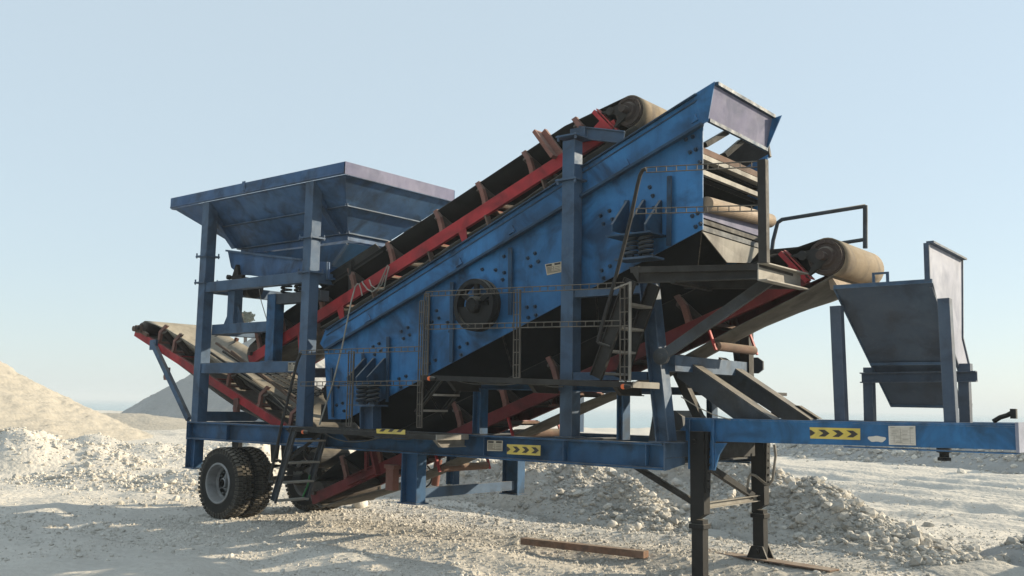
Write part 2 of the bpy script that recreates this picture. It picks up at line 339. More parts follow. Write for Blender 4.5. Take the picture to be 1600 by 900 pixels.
def heap(name, mat, cx, cy, h, rad_, label, cat, seed, sx=1., top=.12, n=120, rough=.05, az=0, pw=1.):
    t = np.linspace(0, 1, n)**.85; a = np.linspace(0, 2*math.pi, 2*n, endpoint=False)
    Aa, T = np.meshgrid(a, t, indexing='ij')
    rr = T*rad_*(1+.14*fbm(np.cos(Aa)*1.2+5, np.sin(Aa)*1.2+5, 1, 3, seed))
    x = rr*np.cos(Aa)*sx; y = rr*np.sin(Aa); c, s_ = math.cos(az), math.sin(az)
    X = cx + x*c - y*s_; Yy = cy + x*s_ + y*c
    Tp = 1-np.clip(1-T, 0, 1)**pw; z = h*np.where(T < top, 1-top*.5*pw-T*T*pw/(2*top), (1-T)**pw)/(1-top*.5)
    z = z*(1+.045*fbm(Aa*9/6.28*4, T*1.5+seed, 1, 3, seed+6)*sstep(.05, .3, T))
    z = z*(1+.12*fbm(X, Yy, 4./rad_, 4, seed)) + rough*h*.16*fbm(X, Yy, 26./rad_, 4, seed+1) + rough*h*.10*fbm(X, Yy, 90./rad_, 4, seed+2) - .25*T**6 - .04
    z += ground_h(np.full_like(X, cx), np.full_like(Yy, cy))*0
    o = grid_mesh(name, mat, X, Yy, z, True); return tag(o, label, cat)
heap('sand_heap', 'sand', -51.3, 7.9, 6.0, 13.0, 'tall cream heap of fine sand at the left, in front of the sea', 'sand heap', 3, 1.0, .14, 150, .12, R(20), 1.28)
heap('gravel_heap', 'gravel_grey', -74.9, 47.8, 7.9, 12.5, 'big grey gravel heap on the shore behind the rear conveyor', 'gravel heap', 5, 1.25, .1, 130, .1, R(10))
heap('sand_mound', 'sand', -62, 26, .9, 7, 'low pale mound between the cream sand heap and the grey gravel heap', 'sand heap', 6, 1.3, .3, 60, .3)

def bank(name, pts, label, cat, mat, seed, step=.045, amp=.72, kind=None, group=None):
    p = np.array(pts); W_ = p[:, 3].max()
    xs = np.arange(p[:, 0].min()-W_, p[:, 0].max()+W_, step); ys = np.arange(p[:, 1].min()-W_, p[:, 1].max()+W_, step)
    X, Yy = np.meshgrid(xs, ys, indexing='ij')
    h = bank_h(X, Yy, pts, seed, amp)
    z = ground_h(X, Yy) + np.where(h > .004, h, -.12)
    v = np.stack([X, Yy, z], -1).reshape(-1, 3); i = np.arange(X.size).reshape(X.shape)
    q = np.stack([i[:-1, :-1], i[1:, :-1], i[1:, 1:], i[:-1, 1:]], -1).reshape(-1, 4)
    keep = (h.reshape(-1)[q] > .004).any(1); q = q[keep]
    o = raw_mesh(name, mat, v, q, 4)
    return tag(o, label, cat, group, kind)
def bank_h(X, Yy, pts, seed, amp=.72):
    wx = X + .35*fbm(X, Yy, .8, 4, seed); wy = Yy + .35*fbm(X, Yy, .8, 4, seed+2)
    h = ridge(wx, wy, pts)
    return h*(1 + amp*fbm(X, Yy, 1.3, 5, seed+4)) + .06*fbm(X, Yy, 5, 4, seed+5)*(h > .05)
bank('rubble_bank', RUB[0], 'low rubble bank close behind the middle of the machine, its shaded side facing out', 'rubble bank', 'rubble', 21)
bank('rubble_bank', RUB[1], 'long rubble bank behind the two black front legs, running down to the right', 'rubble bank', 'rubble', 25)
bank('rubble_bank', RUB[2], 'small grey rubble bank at the right edge of the site', 'rubble bank', 'gravel_grey', 29)
bank('rubble_berm', BERM[0], 'long grey rubble berm across the far side of the white track', 'rubble berm', 'gravel_grey', 33, .12)

# ---- loose stones: one mass per kind of ground
def ico(sub):
    bm = bmesh.new(); bmesh.ops.create_icosphere(bm, subdivisions=sub, radius=1)
    v = np.array([q.co[:] for q in bm.verts]); f = np.array([[q.index for q in p.verts] for p in bm.faces]); bm.free(); return v, f
def rand_rot(n):
    q = rng.normal(size=(n, 4)); q /= np.linalg.norm(q, axis=1)[:, None]; w_, x, y, z = q.T
    return np.stack([1-2*(y*y+z*z), 2*(x*y-z*w_), 2*(x*z+y*w_), 2*(x*y+z*w_), 1-2*(x*x+z*z), 2*(y*z-x*w_), 2*(x*z-y*w_), 2*(y*z+x*w_), 1-2*(x*x+y*y)], 1).reshape(n, 3, 3)
SHAPES = []
for sub in (1, 2):
    b, f = ico(sub); L_ = []
    for k in range(14):
        v = b.copy()
        for _ in range(7 if sub == 1 else 11):      # chip facets off the ball
            d = rng.normal(size=3); d /= np.linalg.norm(d); lim = rng.uniform(.55, .85)
            e = np.maximum(v@d - lim, 0); v = v - e[:, None]*d
        L_.append(v*rng.uniform(.7, 1.25, 3))
    SHAPES.append((L_, f))
def stones(name, mat, x, y, z, size, label, cat, sub=1, smooth=False):
    shp, f = SHAPES[sub-1]; n = len(x); nv = len(shp[0]); k = rng.integers(0, len(shp), n)
    base = np.stack(shp)[k]; v = np.einsum('nij,nvj->nvi', rand_rot(n), base)*size[:, None, None]
    v[:, :, 2] *= .8; v += np.stack([x, y, z + size*.25], 1)[:, None, :]
    ff = f[None] + (np.arange(n)*nv)[:, None, None]
    return tag(raw_mesh(name, mat, v.reshape(-1, 3), ff.reshape(-1, 3), 3, smooth), label, cat, None, 'stuff')
def sizes(n, lo, hi, a=2.2): u = rng.random(n); return lo*(1-u*(1-(lo/hi)**a))**(-1/a)
def sector(n, r0_, r1_, half=34, power=1.):
    """points in the part of the site in front of the viewer, denser nearby"""
    t = rng.random(n)**power; r_ = r0_*(r1_/r0_)**t; a = np.radians(yawd + rng.uniform(-half, half, n))
    return CAM.x + r_*np.cos(a), CAM.y + r_*np.sin(a)
x, y = sector(110000, 6.3, 30); keep = 1.5*vnoise(x*.33, y*.33) + .8*vnoise(x*1.1, y*1.1) + .5*vnoise(x*3, y*3) > rng.uniform(-.15, .85, len(x)); x, y = x[keep], y[keep]
a = rng.uniform(-14, -3.5, 26000); b = rng.uniform(-2.2, 4.2, 26000); keep = vnoise(a*1.3, b*2.6) > rng.uniform(-.6, .35, 26000); x = np.concatenate([x, a[keep]]); y = np.concatenate([y, b[keep]])
stones('gravel_scatter', 'stone', x, y, ground_h(x, y), sizes(len(x), .009, .055, 2.6), 'pale gravel and stone chips strewn over the ground', 'gravel')
def on_bank(pts, n, seed, amp=.72):
    p = np.array(pts); i = rng.integers(0, len(p)-1, n); t = rng.random(n)
    q = p[i]*(1-t)[:, None] + p[i+1]*t[:, None]; off = rng.normal(0, .48, n)*q[:, 3]
    d = p[i+1]-p[i]; nn = np.stack([-d[:, 1], d[:, 0]], 1); nn /= np.linalg.norm(nn, axis=1)[:, None]
    x = q[:, 0] + nn[:, 0]*off; y = q[:, 1] + nn[:, 1]*off
    return x, y, ground_h(x, y) + np.maximum(0, bank_h(x, y, pts, seed, amp))
X3, Y3, Z3 = [], [], []
for pts, seed, n in ((RUB[0], 21, 12000), (RUB[1], 25, 14000), (RUB[2], 29, 5000)):
    a, b, c = on_bank(pts, n, seed); X3.append(a); Y3.append(b); Z3.append(c)
x, y, z = map(np.concatenate, (X3, Y3, Z3))
stones('rubble_stones', 'stone_grey', x, y, z, sizes(len(x), .013, .14, 2.1), 'grey and cream stones covering the rubble banks', 'rubble')
a, b, c = on_bank(BERM[0], 9000, 33); stones('berm_stones', 'stone_grey', a, b, c, sizes(len(a), .04, .22, 2.2), 'grey stones covering the far rubble berm', 'rubble')
# churned lumps on the left banks
X3, Y3 = [], []
for pts in CHURN: a, b, c = on_bank(pts, 1500, 40); X3.append(a); Y3.append(b)
a = rng.uniform(-31, -15.2, 6000); b = rng.uniform(0, 13, 6000); keep = vnoise(a*.8, b*.8) > rng.uniform(-.3, .4, 6000)
x = np.concatenate(X3 + [a[keep]]); y = np.concatenate(Y3 + [b[keep]])
stones('clod_scatter', 'stone_clod', x, y, ground_h(x, y), sizes(len(x), .018, .12, 2.3), 'pale clods and stones lying on the churned banks left of the wheels', 'clods')

def boulder(px, py, Yv, r, label, mat='stone', sx=(1, 1, 1)):
    shp, f = SHAPES[1]; v = shp[boulder.k % 14]*r*np.array(sx); boulder.k += 1
    p = at(px, py, Yv); v = np.einsum('ij,vj->vi', rand_rot(1)[0], v)
    for _ in range(1): v = v*(1+.12*np.array([mnoise.noise(V(q)*(3/r)) for q in v]))[:, None]
    o = raw_mesh('boulder', mat, v + np.array(p), f, 3, True, tuple(p)); return tag(o, label, 'boulder', 'larger boulders on the rubble banks')
boulder.k = 0
boulder(1058, 757, 6.4, .14, 'pinkish boulder high on the rubble bank, seen left of the near black leg', 'stone')
boulder(1310, 773, 6.6, .10, 'cream boulder perched alone on the crest of the long rubble bank')
boulder(1222, 776, 6.6, .13, 'flat cream boulder just right of the far black leg', 'stone', (1.4, 1, .8))
boulder(1236, 769, 6.75, .09, 'round boulder resting on the flat one right of the far black leg')
boulder(1372, 826, 4.6, .10, 'tall cream boulder on the front slope of the long rubble bank')
boulder(1403, 828, 4.5, .07, 'small tan boulder right of the tall one on the front slope')
boulder(872, 809, 4.3, .11, 'white boulder at the foot of the low rubble bank, above the rusty channel', 'stone', (1.3, 1, .8))
boulder(865, 795, 4.6, .09, 'rust-stained cream boulder just above the white one on the low bank')
boulder(956, 821, 3.7, .10, 'white boulder at the right foot of the low rubble bank')
boulder(998, 822, 3.5, .085, 'pale boulder between the low bank and the near black leg')
boulder(561, 787, 2.95, .20, 'large pale rock lying beside the rear far wheels', 'stone', (1.5, 1, .7))
boulder(1072, 793, 5.2, .08, 'tan stone block touching the near black leg, seen behind its brace')

# ================================================================== THE MACHINE
ROOT = V((-9, 1.15, 0))
mach = empty('mobile_screening_plant', ROOT)
tag(mach, 'large blue wheeled screening and crushing plant with red conveyors standing on pale gravel', 'screening plant')
YN, YF = 0.0, 2.30                      # near and far faces of the chassis
# ---- chassis
b = MB(); b.ibeam((-14.27, .09, 1.352), (-5.385, .09, 1.327), .18, .285, tf=.022)
for x in (-14.24, -13.2, -11.9, -10.9, -7.9, -6.7, -5.6): b.box((x, .006, 1.225), (x+.012, .082, 1.462))
b.box((-14.285, 0, 1.205), (-14.271, .18, 1.5))
ch = b.build('chassis_beam', 'chassis_blue', mach, bevel=.004)
b = MB(); b.ibeam((-14.27, 2.21, 1.352), (-5.385, 2.21, 1.327), .18, .285, tf=.022); b.build('chassis_beam', 'chassis_blue', mach)
for x in (-14.15, -12.4, -10.9, -9.1, -7.3, -5.5):
    b = MB(); b.ibeam((x, .1, 1.34), (x, 2.2, 1.34), .14, .2); b.build('cross_member', 'steel_blue', mach)
b = MB(); b.ibeam((-14.20, .2, 1.36), (-14.2, 2.1, 1.36), .16, .26); b.build('cross_member', 'chassis_blue', mach)
# end frame towards the gooseneck
b = MB(); b.box((-5.383, .19, 1.315), (-5.363, 2.11, 1.482)); b.prism([(-5.372, .006, 1.18), (-5.372, .45, 1.235), (-5.372, .45, 1.312), (-5.372, .006, 1.312)], (.012, 0, 0))
b.box((-5.372, .004, 1.318), (-5.352, .19, 1.478)); b.build('front_bulkhead', 'tower_blue', mach)
# gooseneck
for y0, nm in ((.45, 1), (1.70, -1)):
    b = MB(); A0, A1 = V((-5.36, y0+.075, 1.61)), V((-2.04, y0+.075, 1.645))
    b.ext([(-.075, -.118), (.075, -.118), (.075, .118), (-.075, .118)], A0, A1)
    if nm > 0:
        b.box((-5.30, .405, 1.19), (-5.275, .448, 1.732)); b.box((-5.01, .40, 1.19), (-4.985, .448, 1.735)); b.box((-5.275, .44, 1.19), (-5.01, .4485, 1.5))
        b.prism([(-4.984, .41, 1.48), (-4.984, .41, 1.19), (-4.93, .41, 1.36), (-4.84, .41, 1.488)], (0, .03, 0))
        b.box((-3.6, .452, 1.488), (-2.04, .6, 1.50))
        b.prism([(-5.55, .452, 1.49), (-5.30, .452, 1.49), (-5.30, .452, 1.725)], (0, .02, 0))
    b.box((-5.36, y0-.004, 1.728), (-2.04, y0+.156, 1.745)); gn = b.build('gooseneck_beam', 'goose_blue', mach, bevel=.004)
    if nm > 0: goose = gn
b = MB(); b.box((-2.04, .43, 1.505), (-2.012, 1.87, 1.772)); b.build('end_plate', 'pale_wall', mach)
for x in (-4.9, -3.8, -2.9, -2.2):
    b = MB(); b.box((x-.05, .6, 1.55), (x+.05, 1.7, 1.70)); b.build('gooseneck_crossbar', 'steel_blue', mach)
b = MB(); b.lathe(at(1475, 702, 1.0)+V((0, 0, 0)), (0, 0, -1), [(-.15, .07), (.03, .07), (.035, .045), (.075, .045), (.08, .062), (.11, .062)], 20); b.build('kingpin', 'leg_black', mach)
p = at(1574, 654, .7); b = MB(); b.tube([p+V((-.12, 0, -.03)), p+V((-.06, 0, .01)), p+V((0, 0, .03)), p+V((.05, 0, .06))], .022, 8); b.box(p+V((.03, -.03, .0)), p+V((.08, .03, .09))); b.build('air_coupling', 'leg_black', mach)
p = at(1060, 668, 1.2); b = MB()
b.prism([p+V((-.42, 0, -.2)), p+V((-.36, 0, .12)), p+V((-.26, 0, .20)), p+V((-.04, 0, .20)), p+V((.05, 0, .13)), p+V((.10, 0, -.2))], (0, .6, 0)); b.build('fuel_tank', 'steel_blue', mach)

# ---- stickers and plates on the beams
def chevrons(parent, px, Yv, flip=False, name='chevron_sticker', x0=None):
    (xa, ya), (xb, yb), (xc, yc), (xd, yd) = px           # tl, tr, br, bl in the plane Y
    P4 = [at(*q, Yv) for q in px]
    uv = lambda u, v: lerp(lerp(P4[0], P4[1], u), lerp(P4[3], P4[2], u), v)
    b = MB(); b.prism(P4, (0, .004, 0)); b.m = 1
    for u in (-.105, .175, .455, .735):
        poly = [(u, .2), (u+.13, .2), (u+.225, .5), (u+.13, .8), (u, .8), (u+.1, .5)]
        if u < 0: poly = [(.0, .22), (.035, .26), (.115, .5), (.035, .74), (.0, .78)]
        b.prism([uv(*q)+V((0, -.003, 0)) for q in poly], (0, .0025, 0))
    return b.build(name, ['yellow', 'ink'], parent)
chevrons(goose, [(1265, 667.5), (1344, 669.5), (1344, 687.5), (1266, 685)], .444)
chevrons(ch, [(792, 694), (844.5, 696), (844, 712), (792, 709.5)], -.005)
def plate(parent, px, Yv, mats, lines, name):
    P4 = [at(*q, Yv) for q in px]; uv = lambda u, v: lerp(lerp(P4[0], P4[1], u), lerp(P4[3], P4[2], u), v)
    b = MB(); b.prism(P4, (0, .004, 0)); b.m = 1
    for (u0, v0, u1, v1) in lines: b.prism([uv(*q)+V((0, -.003, 0)) for q in ((u0, v0), (u1, v0), (u1, v1), (u0, v1))], (0, .0025, 0))
    return b.build(name, mats, parent)
NP = [(.06, .06, .42, .24), (.58, .06, .94, .24), (.06, .32, .45, .36), (.06, .42, .40, .46), (.06, .52, .45, .56), (.06, .62, .36, .66), (.06, .72, .45, .76), (.06, .82, .94, .86), (.5, .3, .52, .82), (.58, .4, .9, .43), (.58, .55, .88, .58), (.58, .7, .92, .73)]
plate(ch, [(761.5, 688), (785.5, 688.5), (785, 705), (761, 704.5)], -.005, ['plate_tan', 'ink'], NP, 'nameplate')
GL = [(.07, .1, .93, .115), (.07, .07, .24, .10), (.8, .07, .93, .14), (.07, .2, .93, .21), (.07, .33, .93, .34), (.07, .5, .93, .512), (.07, .64, .93, .65), (.07, .78, .93, .79), (.07, .9, .93, .91), (.45, .14, .457, .9), (.8, .14, .807, .9), (.2, .5, .207, .9), (.12, .25, .38, .28), (.52, .25, .72, .28), (.26, .56, .42, .59), (.52, .7, .74, .73), (.26, .84, .5, .87), (.1, .4, .3, .43), (.52, .42, .7, .45)]
m = M['grid_line'] = paint('pale_grey_print', (.32, .30, .27), (.36, .34, .3), (.26, .25, .22), .5, .1, .1)
plate(goose, [(1388, 665.5), (1430, 665.5), (1431, 696), (1389, 695)], .444, ['paper', 'grid_line'], GL, 'data_sheet')
b = MB(); c = at(1370, 686, .4465); e = [c+V((.085*math.cos(t)*(1+.10*math.sin(3*t)), 0, .034*math.sin(t)*(1+.2*math.cos(2*t)+.12*math.sin(5*t)))) for t in np.linspace(0, 2*math.pi, 22, endpoint=False)]
b.prism(e, (0, .003, 0)); b.build('bare_patch', 'paper', goose)

# ---- landing legs
def leg(y0, dz):
    dx = 0
    b = MB(); b.prism([(-5.25, y0, 1.60), (-5.085, y0, 1.60), (-5.085, y0, .72), (-5.25, y0, .62)], (0, .14, 0))
    b.chan((-5.085, y0+.07, .95), (-5.062, y0+.07, 1.6), .10, .03, (1, 0, 0), .006)
    b.box((-5.262, y0-.012, .565), (-5.085, y0+.152, .615))
    for k in range(7): b.lathe((-5.064, y0+.07, .99+.085*k), (1, 0, 0), [(0, .014), (.016, .014)], 8)
    b.lathe((-5.2, y0-.001, 1.49), (0, -1, 0), [(0, .026), (.018, .026)], 8)
    o = b.build('landing_leg', 'leg_black', mach, bevel=.004)
    b = MB(); b.box((-5.24, y0+.01, dz+.06), (-5.105, y0+.13, .66)); b.build('inner_leg', 'leg_black', o)
    b = MB(); b.box((-5.36, y0-.06, dz+.085), (-5.0, y0+.22, dz+.105))
    for yy in (y0-.02, y0+.15): b.prism([(-5.33, yy, dz+.105), (-5.03, yy, dz+.105), (-5.11, yy, dz+.29), (-5.25, yy, dz+.29)], (0, .03, 0))
    b.lathe((-5.18, y0-.045, dz+.23), (0, 1, 0), [(0, .03), (.26, .03)], 12); b.build('foot', 'leg_black', o)
    return o
l1 = leg(.36, -.22); l2 = leg(1.86, -.05)
b = MB(); b.chan((-5.16, .52, .80), (-5.16, 1.86, .80), .05, .07, (0, 0, 1), .008); b.build('leg_crossbar', 'steel_pale', mach)
b = MB(); b.chan((-5.2, .47, .80), (-6.05, .47, 1.2), .05, .06, (0, 0, 1), .008); b.build('leg_brace', 'steel_dark', mach)
b = MB(); b.chan((-5.18, 1.75, .83), (-5.15, .58, 1.22), .06, .07, (0, 0, 1), .008); b.build('leg_brace', 'leg_black', mach)
q = [at(1210, 695, 1.84), at(1212, 712, 1.82), at(1207, 750, 1.80), at(1202, 757, 1.8), at(1196, 756, 1.8), at(1180, 743, 1.8), at(1173, 741, 1.8), at(1170, 746, 1.8), at(1166, 775, 1.8)]
b = MB(); b.tube(q, .016, 10); b.build('crank_handle', 'steel_pale', mach)
b = MB(); b.box((-5.27, .62, 1.30), (-5.12, 1.7, 1.5)); b.build('gearbox_beam', 'leg_black', mach)

# ---- supports under the chassis
def stub(x0, y0, zt, zb, w_=.29, d=.17):
    b = MB(); b.ibeam((x0+w_/2, y0+d/2, zb+.016), (x0+w_/2, y0+d/2, zt), d, w_, (1, 0, 0), .018)
    b.box((x0-.03, y0-.03, zb), (x0+w_+.03, y0+d+.03, zb+.015)); b.build('support_leg', 'chassis_blue', mach)
stub(-9.31, .01, 1.208, .55); stub(-9.31, 2.1, 1.208, .55); stub(-14.28, .01, 1.208, .74, .24, .17); stub(-14.28, 2.1, 1.208, .74, .24, .17)
b = MB(); b.box((-9.13, .19, .62), (-9.07, 2.09, .75)); b.build('support_crossbar', 'tower_blue', mach)
b = MB(); b.ibeam((-9.25, .95, .75), (-9.25, .95, 1.24), .12, .14, (1, 0, 0)); b.build('support_post', 'chassis_blue', mach)

# ---- wheels, axle, springs
def wheel(y0, w_, x=-13.3, z=.56, outer=False):
    Rr, ri = .555, .30
    b = MB(); b.smooth = True
    prof = [(.02, ri), (0.005, ri+.03), (-.004, ri+.12), (.0, Rr-.10), (.02, Rr-.045), (.05, Rr-.03), (w_-.05, Rr-.03), (w_-.02, Rr-.045), (w_, Rr-.10), (w_+.004, ri+.12), (w_-.005, ri+.03), (w_-.02, ri)]
    b.lathe((x, y0, z), (0, 1, 0), prof, 64, False); b.smooth = False; b.m = 1
    n = 46
    for k in range(n):
        t = 2*math.pi*(k+.25*0)/n
        for j, (ya, yb, off, da) in enumerate(((.003, .075, 0, .62), (.085, .135, .5, .62), (w_-.135, w_-.085, 0, .62), (w_-.075, w_-.003, .5, .62))):
            t0 = t + off*2*math.pi/n; t1 = t0 + 2*math.pi/n*da; vs = []
            for tt in (t0, t1):
                for yy in (ya, yb):
                    edge = (j == 0 and yy == ya) or (j == 3 and yy == yb)
                    for rr in ((Rr-.10 if edge else Rr-.05), (Rr-.018 if edge else Rr)):
                        vs.append((x+rr*math.cos(tt), y0+yy, z+rr*math.sin(tt)))
            b.add(vs, [[0, 1, 3, 2], [4, 6, 7, 5], [0, 4, 5, 1], [2, 3, 7, 6], [1, 5, 7, 3], [0, 2, 6, 4]])
    o = b.build('wheel', ['tyre', 'tread'], mach)
    b = MB(); b.smooth = True
    if outer: pr_ = [(.0, ri+.018), (-.012, ri+.008), (-.012, ri-.012), (.02, ri-.022), (.14, ri-.05), (.17, ri-.08), (.17, .13)]
    else: pr_ = [(.0, ri+.01), (.02, ri-.02), (.1, ri-.05), (.15, ri-.09), (.15, .1)]
    b.lathe((x, y0, z), (0, 1, 0), pr_, 48, False); b.smooth = False
    b.lathe((x, y0+pr_[-1][0], z), (0, 1, 0), [(0, .235), (.012, .235)], 40)
    b.lathe((x, y0+.08, z), (0, 1, 0), [(0, .062), (.01, .075), (.09, .085)], 20)
    if outer:
        for k in range(10):
            t = 2*math.pi*k/10; b.lathe((x+.165*math.cos(t), y0+.125, z+.165*math.sin(t)), (0, 1, 0), [(0, .013), (.05, .016)], 6)
        b.tube([(x+.10, y0+.10, z+.24), (x+.12, y0+.06, z+.16), (x+.13, y0+.05, z+.06)], .009, 6)
    b.build('rim', 'rim', o); return o
wheel(-.03, .29, outer=True); wheel(.34, .29); wheel(1.68, .29); wheel(2.04, .29, outer=False)
b = MB(); b.lathe((-13.3, .05, .56), (0, 1, 0), [(0, .06), (2.2, .06)], 20); b.box((-13.36, .65, .50), (-13.24, 1.65, .62)); b.build('axle', 'leg_black', mach)
for y0 in (.72, 1.5):
    b = MB()
    for k in range(7):
        l_ = .62-.075*k; b.prism([(-13.3-l_, y0, .72+.02*k+.12*(l_/.62)**2), (-13.3, y0, .72-.018*k), (-13.3+l_, y0, .72+.02*k+.12*(l_/.62)**2), (-13.3+l_, y0, .735+.02*k+.12*(l_/.62)**2), (-13.3, y0, .735-.018*k), (-13.3-l_, y0, .735+.02*k+.12*(l_/.62)**2)], (0, .08, 0))
    for x in (-13.95, -12.65): b.prism([(x-.1, y0, 1.2), (x+.1, y0, 1.2), (x+.04, y0, .8), (x-.04, y0, .8)], (0, .08, 0))
    b.build('leaf_spring', 'leg_black', mach)
for x, y0 in ((-12.35, .75), (-12.35, 1.45)):
    b = MB(); b.smooth = True; b.lathe((x, y0, .66), (1, 0, 0), [(0, .06), (.02, .11), (.17, .11), (.19, .09), (.2, .05)], 24); b.build('brake_chamber', 'leg_black', mach)
b = MB(); b.tube([(-12.1, .6, 1.1), (-12.0, .62, .95), (-12.15, .7, .8), (-12.2, .75, .72)], .012, 6); b.tube([(-11.9, .5, 1.15), (-12.1, .9, .85), (-12.3, 1.4, .75)], .01, 6); b.build('air_hose', 'leg_black', mach)
b = MB(); b.smooth = True; b.lathe((-12.0, .75, .98), (0, 1, 0), [(0, .1), (.05, .15), (.65, .15), (.7, .1)], 24); b.build('air_tank', 'steel_dark', mach)

# ---- hopper tower
def column(x0, y0, zt, collars):
    b = MB(); b.box((x0, y0, 1.488), (x0+.18, y0+.18, zt))
    o = b.build('column', 'tower_blue', mach, bevel=.006)
    for z in collars:
        b = MB(); b.box((x0-.05, y0-.05, z-.012), (x0+.23, y0+.23, z+.012))
        for xx, yy in ((-.035, -.035), (.215, -.035), (.215, .215)): b.lathe((x0+xx, y0+yy, z-.03), (0, 0, 1), [(0, .014), (.085, .014)], 6)
        b.build('joint_flange', 'tower_blue', o)
    return o
z1 = at(320, 400, .02).z; z2 = at(488, 370, .02).z; z3 = at(488, 424, .02).z; z4 = at(320, 441, .02).z
column(-14.20, .02, 5.13, (z1, z4)); column(-11.53, .02, 5.13, (z2, z3))
column(-14.20, 2.10, 5.13, (z1,)); column(-11.53, 2.10, 5.13, (z2,))
zm0, zm1 = at(400, 432.5, .04).z, at(400, 448.5, .04).z; zl0, zl1 = at(380, 566, .04).z, at(380, 582.5, .04).z
for y0 in (.04, 2.12):
    b = MB(); b.chan((-14.02, y0+.07, (zm0+zm1)/2), (-11.53, y0+.07, (zm0+zm1)/2), .14, zm0-zm1, (0, 0, 1), .012, -1 if y0 < 1 else 1); b.build('tower_beam', 'tower_blue', mach, bevel=.003)
    b = MB(); b.chan((-14.02, y0+.07, (zl0+zl1)/2), (-11.53, y0+.07, (zl0+zl1)/2), .14, zl0-zl1, (0, 0, 1), .012, -1 if y0 < 1 else 1); lb = b.build('tower_beam', 'tower_blue', mach, bevel=.003)
    if y0 < 1: lowbeam = lb
for x in (-14.11, -11.44):
    b = MB(); b.box((x-.05, .2, zm1), (x+.05, 2.1, zm0)); b.build('tower_crossbeam', 'tower_blue', mach)
b = MB(); b.box((-14.15, .2, 1.50), (-14.05, 2.1, 1.66)); b.build('tower_crossbeam', 'tower_blue', mach)
plate(lowbeam, [(450, 566.5), (463, 566.5), (463, 580), (450, 580)], .036, ['plate_tan', 'ink'], NP, 'nameplate')
# feeder stand
pA, pB = at(333, 504.5, .28), at(430, 510, .28)
b = MB(); b.box((-14.02, .2, pB.z-.08), (pB.x-.11, .36, pB.z+.08)); b.build('feeder_beam', 'tower_blue', mach, bevel=.004)
b = MB(); b.box((-14.17, .3, pB.z-.08), (-14.04, 2.1, pB.z+.08)); b.build('feeder_beam', 'tower_blue', mach, bevel=.004)
b = MB(); zt = at(430, 460, .25).z; b.box((pB.x-.10, .18, zl0+.02), (pB.x+.10, .36, zt)); b.box((pB.x-.16, .14, zl0), (pB.x+.16, .40, zl0+.02)); b.build('feeder_post', 'chassis_blue', mach, bevel=.004)
b = MB(); b.box((pB.x+.10, .2, zt-.16), (-11.3, .36, zt-.003)); b.build('feeder_beam', 'steel_blue', mach)
qA = at(366, 496, .28); b = MB(); b.box((qA.x-.09, .2, pB.z+.082), (qA.x+.09, .36, at(366, 440, .28).z))
for s_ in (-1, 1): b.prism([(qA.x+s_*.09, .27, pB.z+.082), (qA.x+s_*.27, .27, pB.z+.082), (qA.x+s_*.09, .27, pB.z+.38)], (0, .015, 0))
b.build('feeder_post', 'tower_blue', mach)
fz = .35
b = MB()
b.prism([at(355.8, 392.5, fz), at(475, 406.7, fz), at(514, 409.5, fz), at(514, 437, fz), at(470, 436, fz), at(374, 429, fz), at(361, 418, fz)], (0, .02, 0))
b.prism([at(355.8, 392.5, fz)+V((0, 1.55, 0)), at(475, 406.7, fz)+V((0, 1.55, 0)), at(514, 409.5, fz)+V((0, 1.55, 0)), at(514, 437, fz)+V((0, 1.55, 0)), at(374, 429, fz)+V((0, 1.55, 0))], (0, .02, 0))
f0, f1 = at(374, 428, fz), at(514, 436, fz); b.prism([f0+V((0, .02, 0)), f1+V((0, .02, 0)), f1+V((0, .02, .03)), f0+V((0, .02, .03))], (0, 1.53, 0))
e0, e1 = at(355.8, 392.5, fz), at(361, 418, fz); b.prism([e0, e1, e1+V((.03, 0, 0)), e0+V((.03, 0, 0))], (0, 1.55, 0))
fe = b.build('feeder_pan', 'hopper_blue', mach)
b = MB(); p0, p1 = at(355.8, 392, fz), at(475, 406.2, fz); b.bar(p0+V((0, -.02, 0)), p1+V((0, -.02, 0)), .05, .03); b.bar(at(512, 409.5, fz)+V((0, -.012, 0)), at(512, 437, fz)+V((0, -.012, 0)), .03, .03, (1, 0, 0)); b.build('pan_rim', 'tower_blue', fe)
p = at(368, 426, .3); b = MB(); b.box(p+V((-.14, -.03, -.10)), p+V((.22, .04, -.05))); b.prism([p+V((-.06, -.02, -.05)), p+V((.10, -.02, -.05)), p+V((.05, -.02, .13)), p+V((.02, -.02, .13))], (0, .06, 0)); b.lathe(p+V((-.10, -.03, -.075)), (0, -1, 0), [(0, .04), (.05, .04)], 12); b.build('feeder_bracket', 'steel_dark', mach)
for px in (447, 468):
    p = at(px, 464, .28); b = MB(); b.spring((p.x, p.y, zt), .22, .075, .018, 4); b.build('feeder_spring', 'leg_black', mach)
p = at(388, 449, .9); b = MB(); b.smooth = True; b.lathe(p, (.93, 0, -.15), [(-.24, .10), (-.2, .17), (.2, .17), (.24, .1)], 24); b.build('vibrator_motor', 'leg_black', mach)

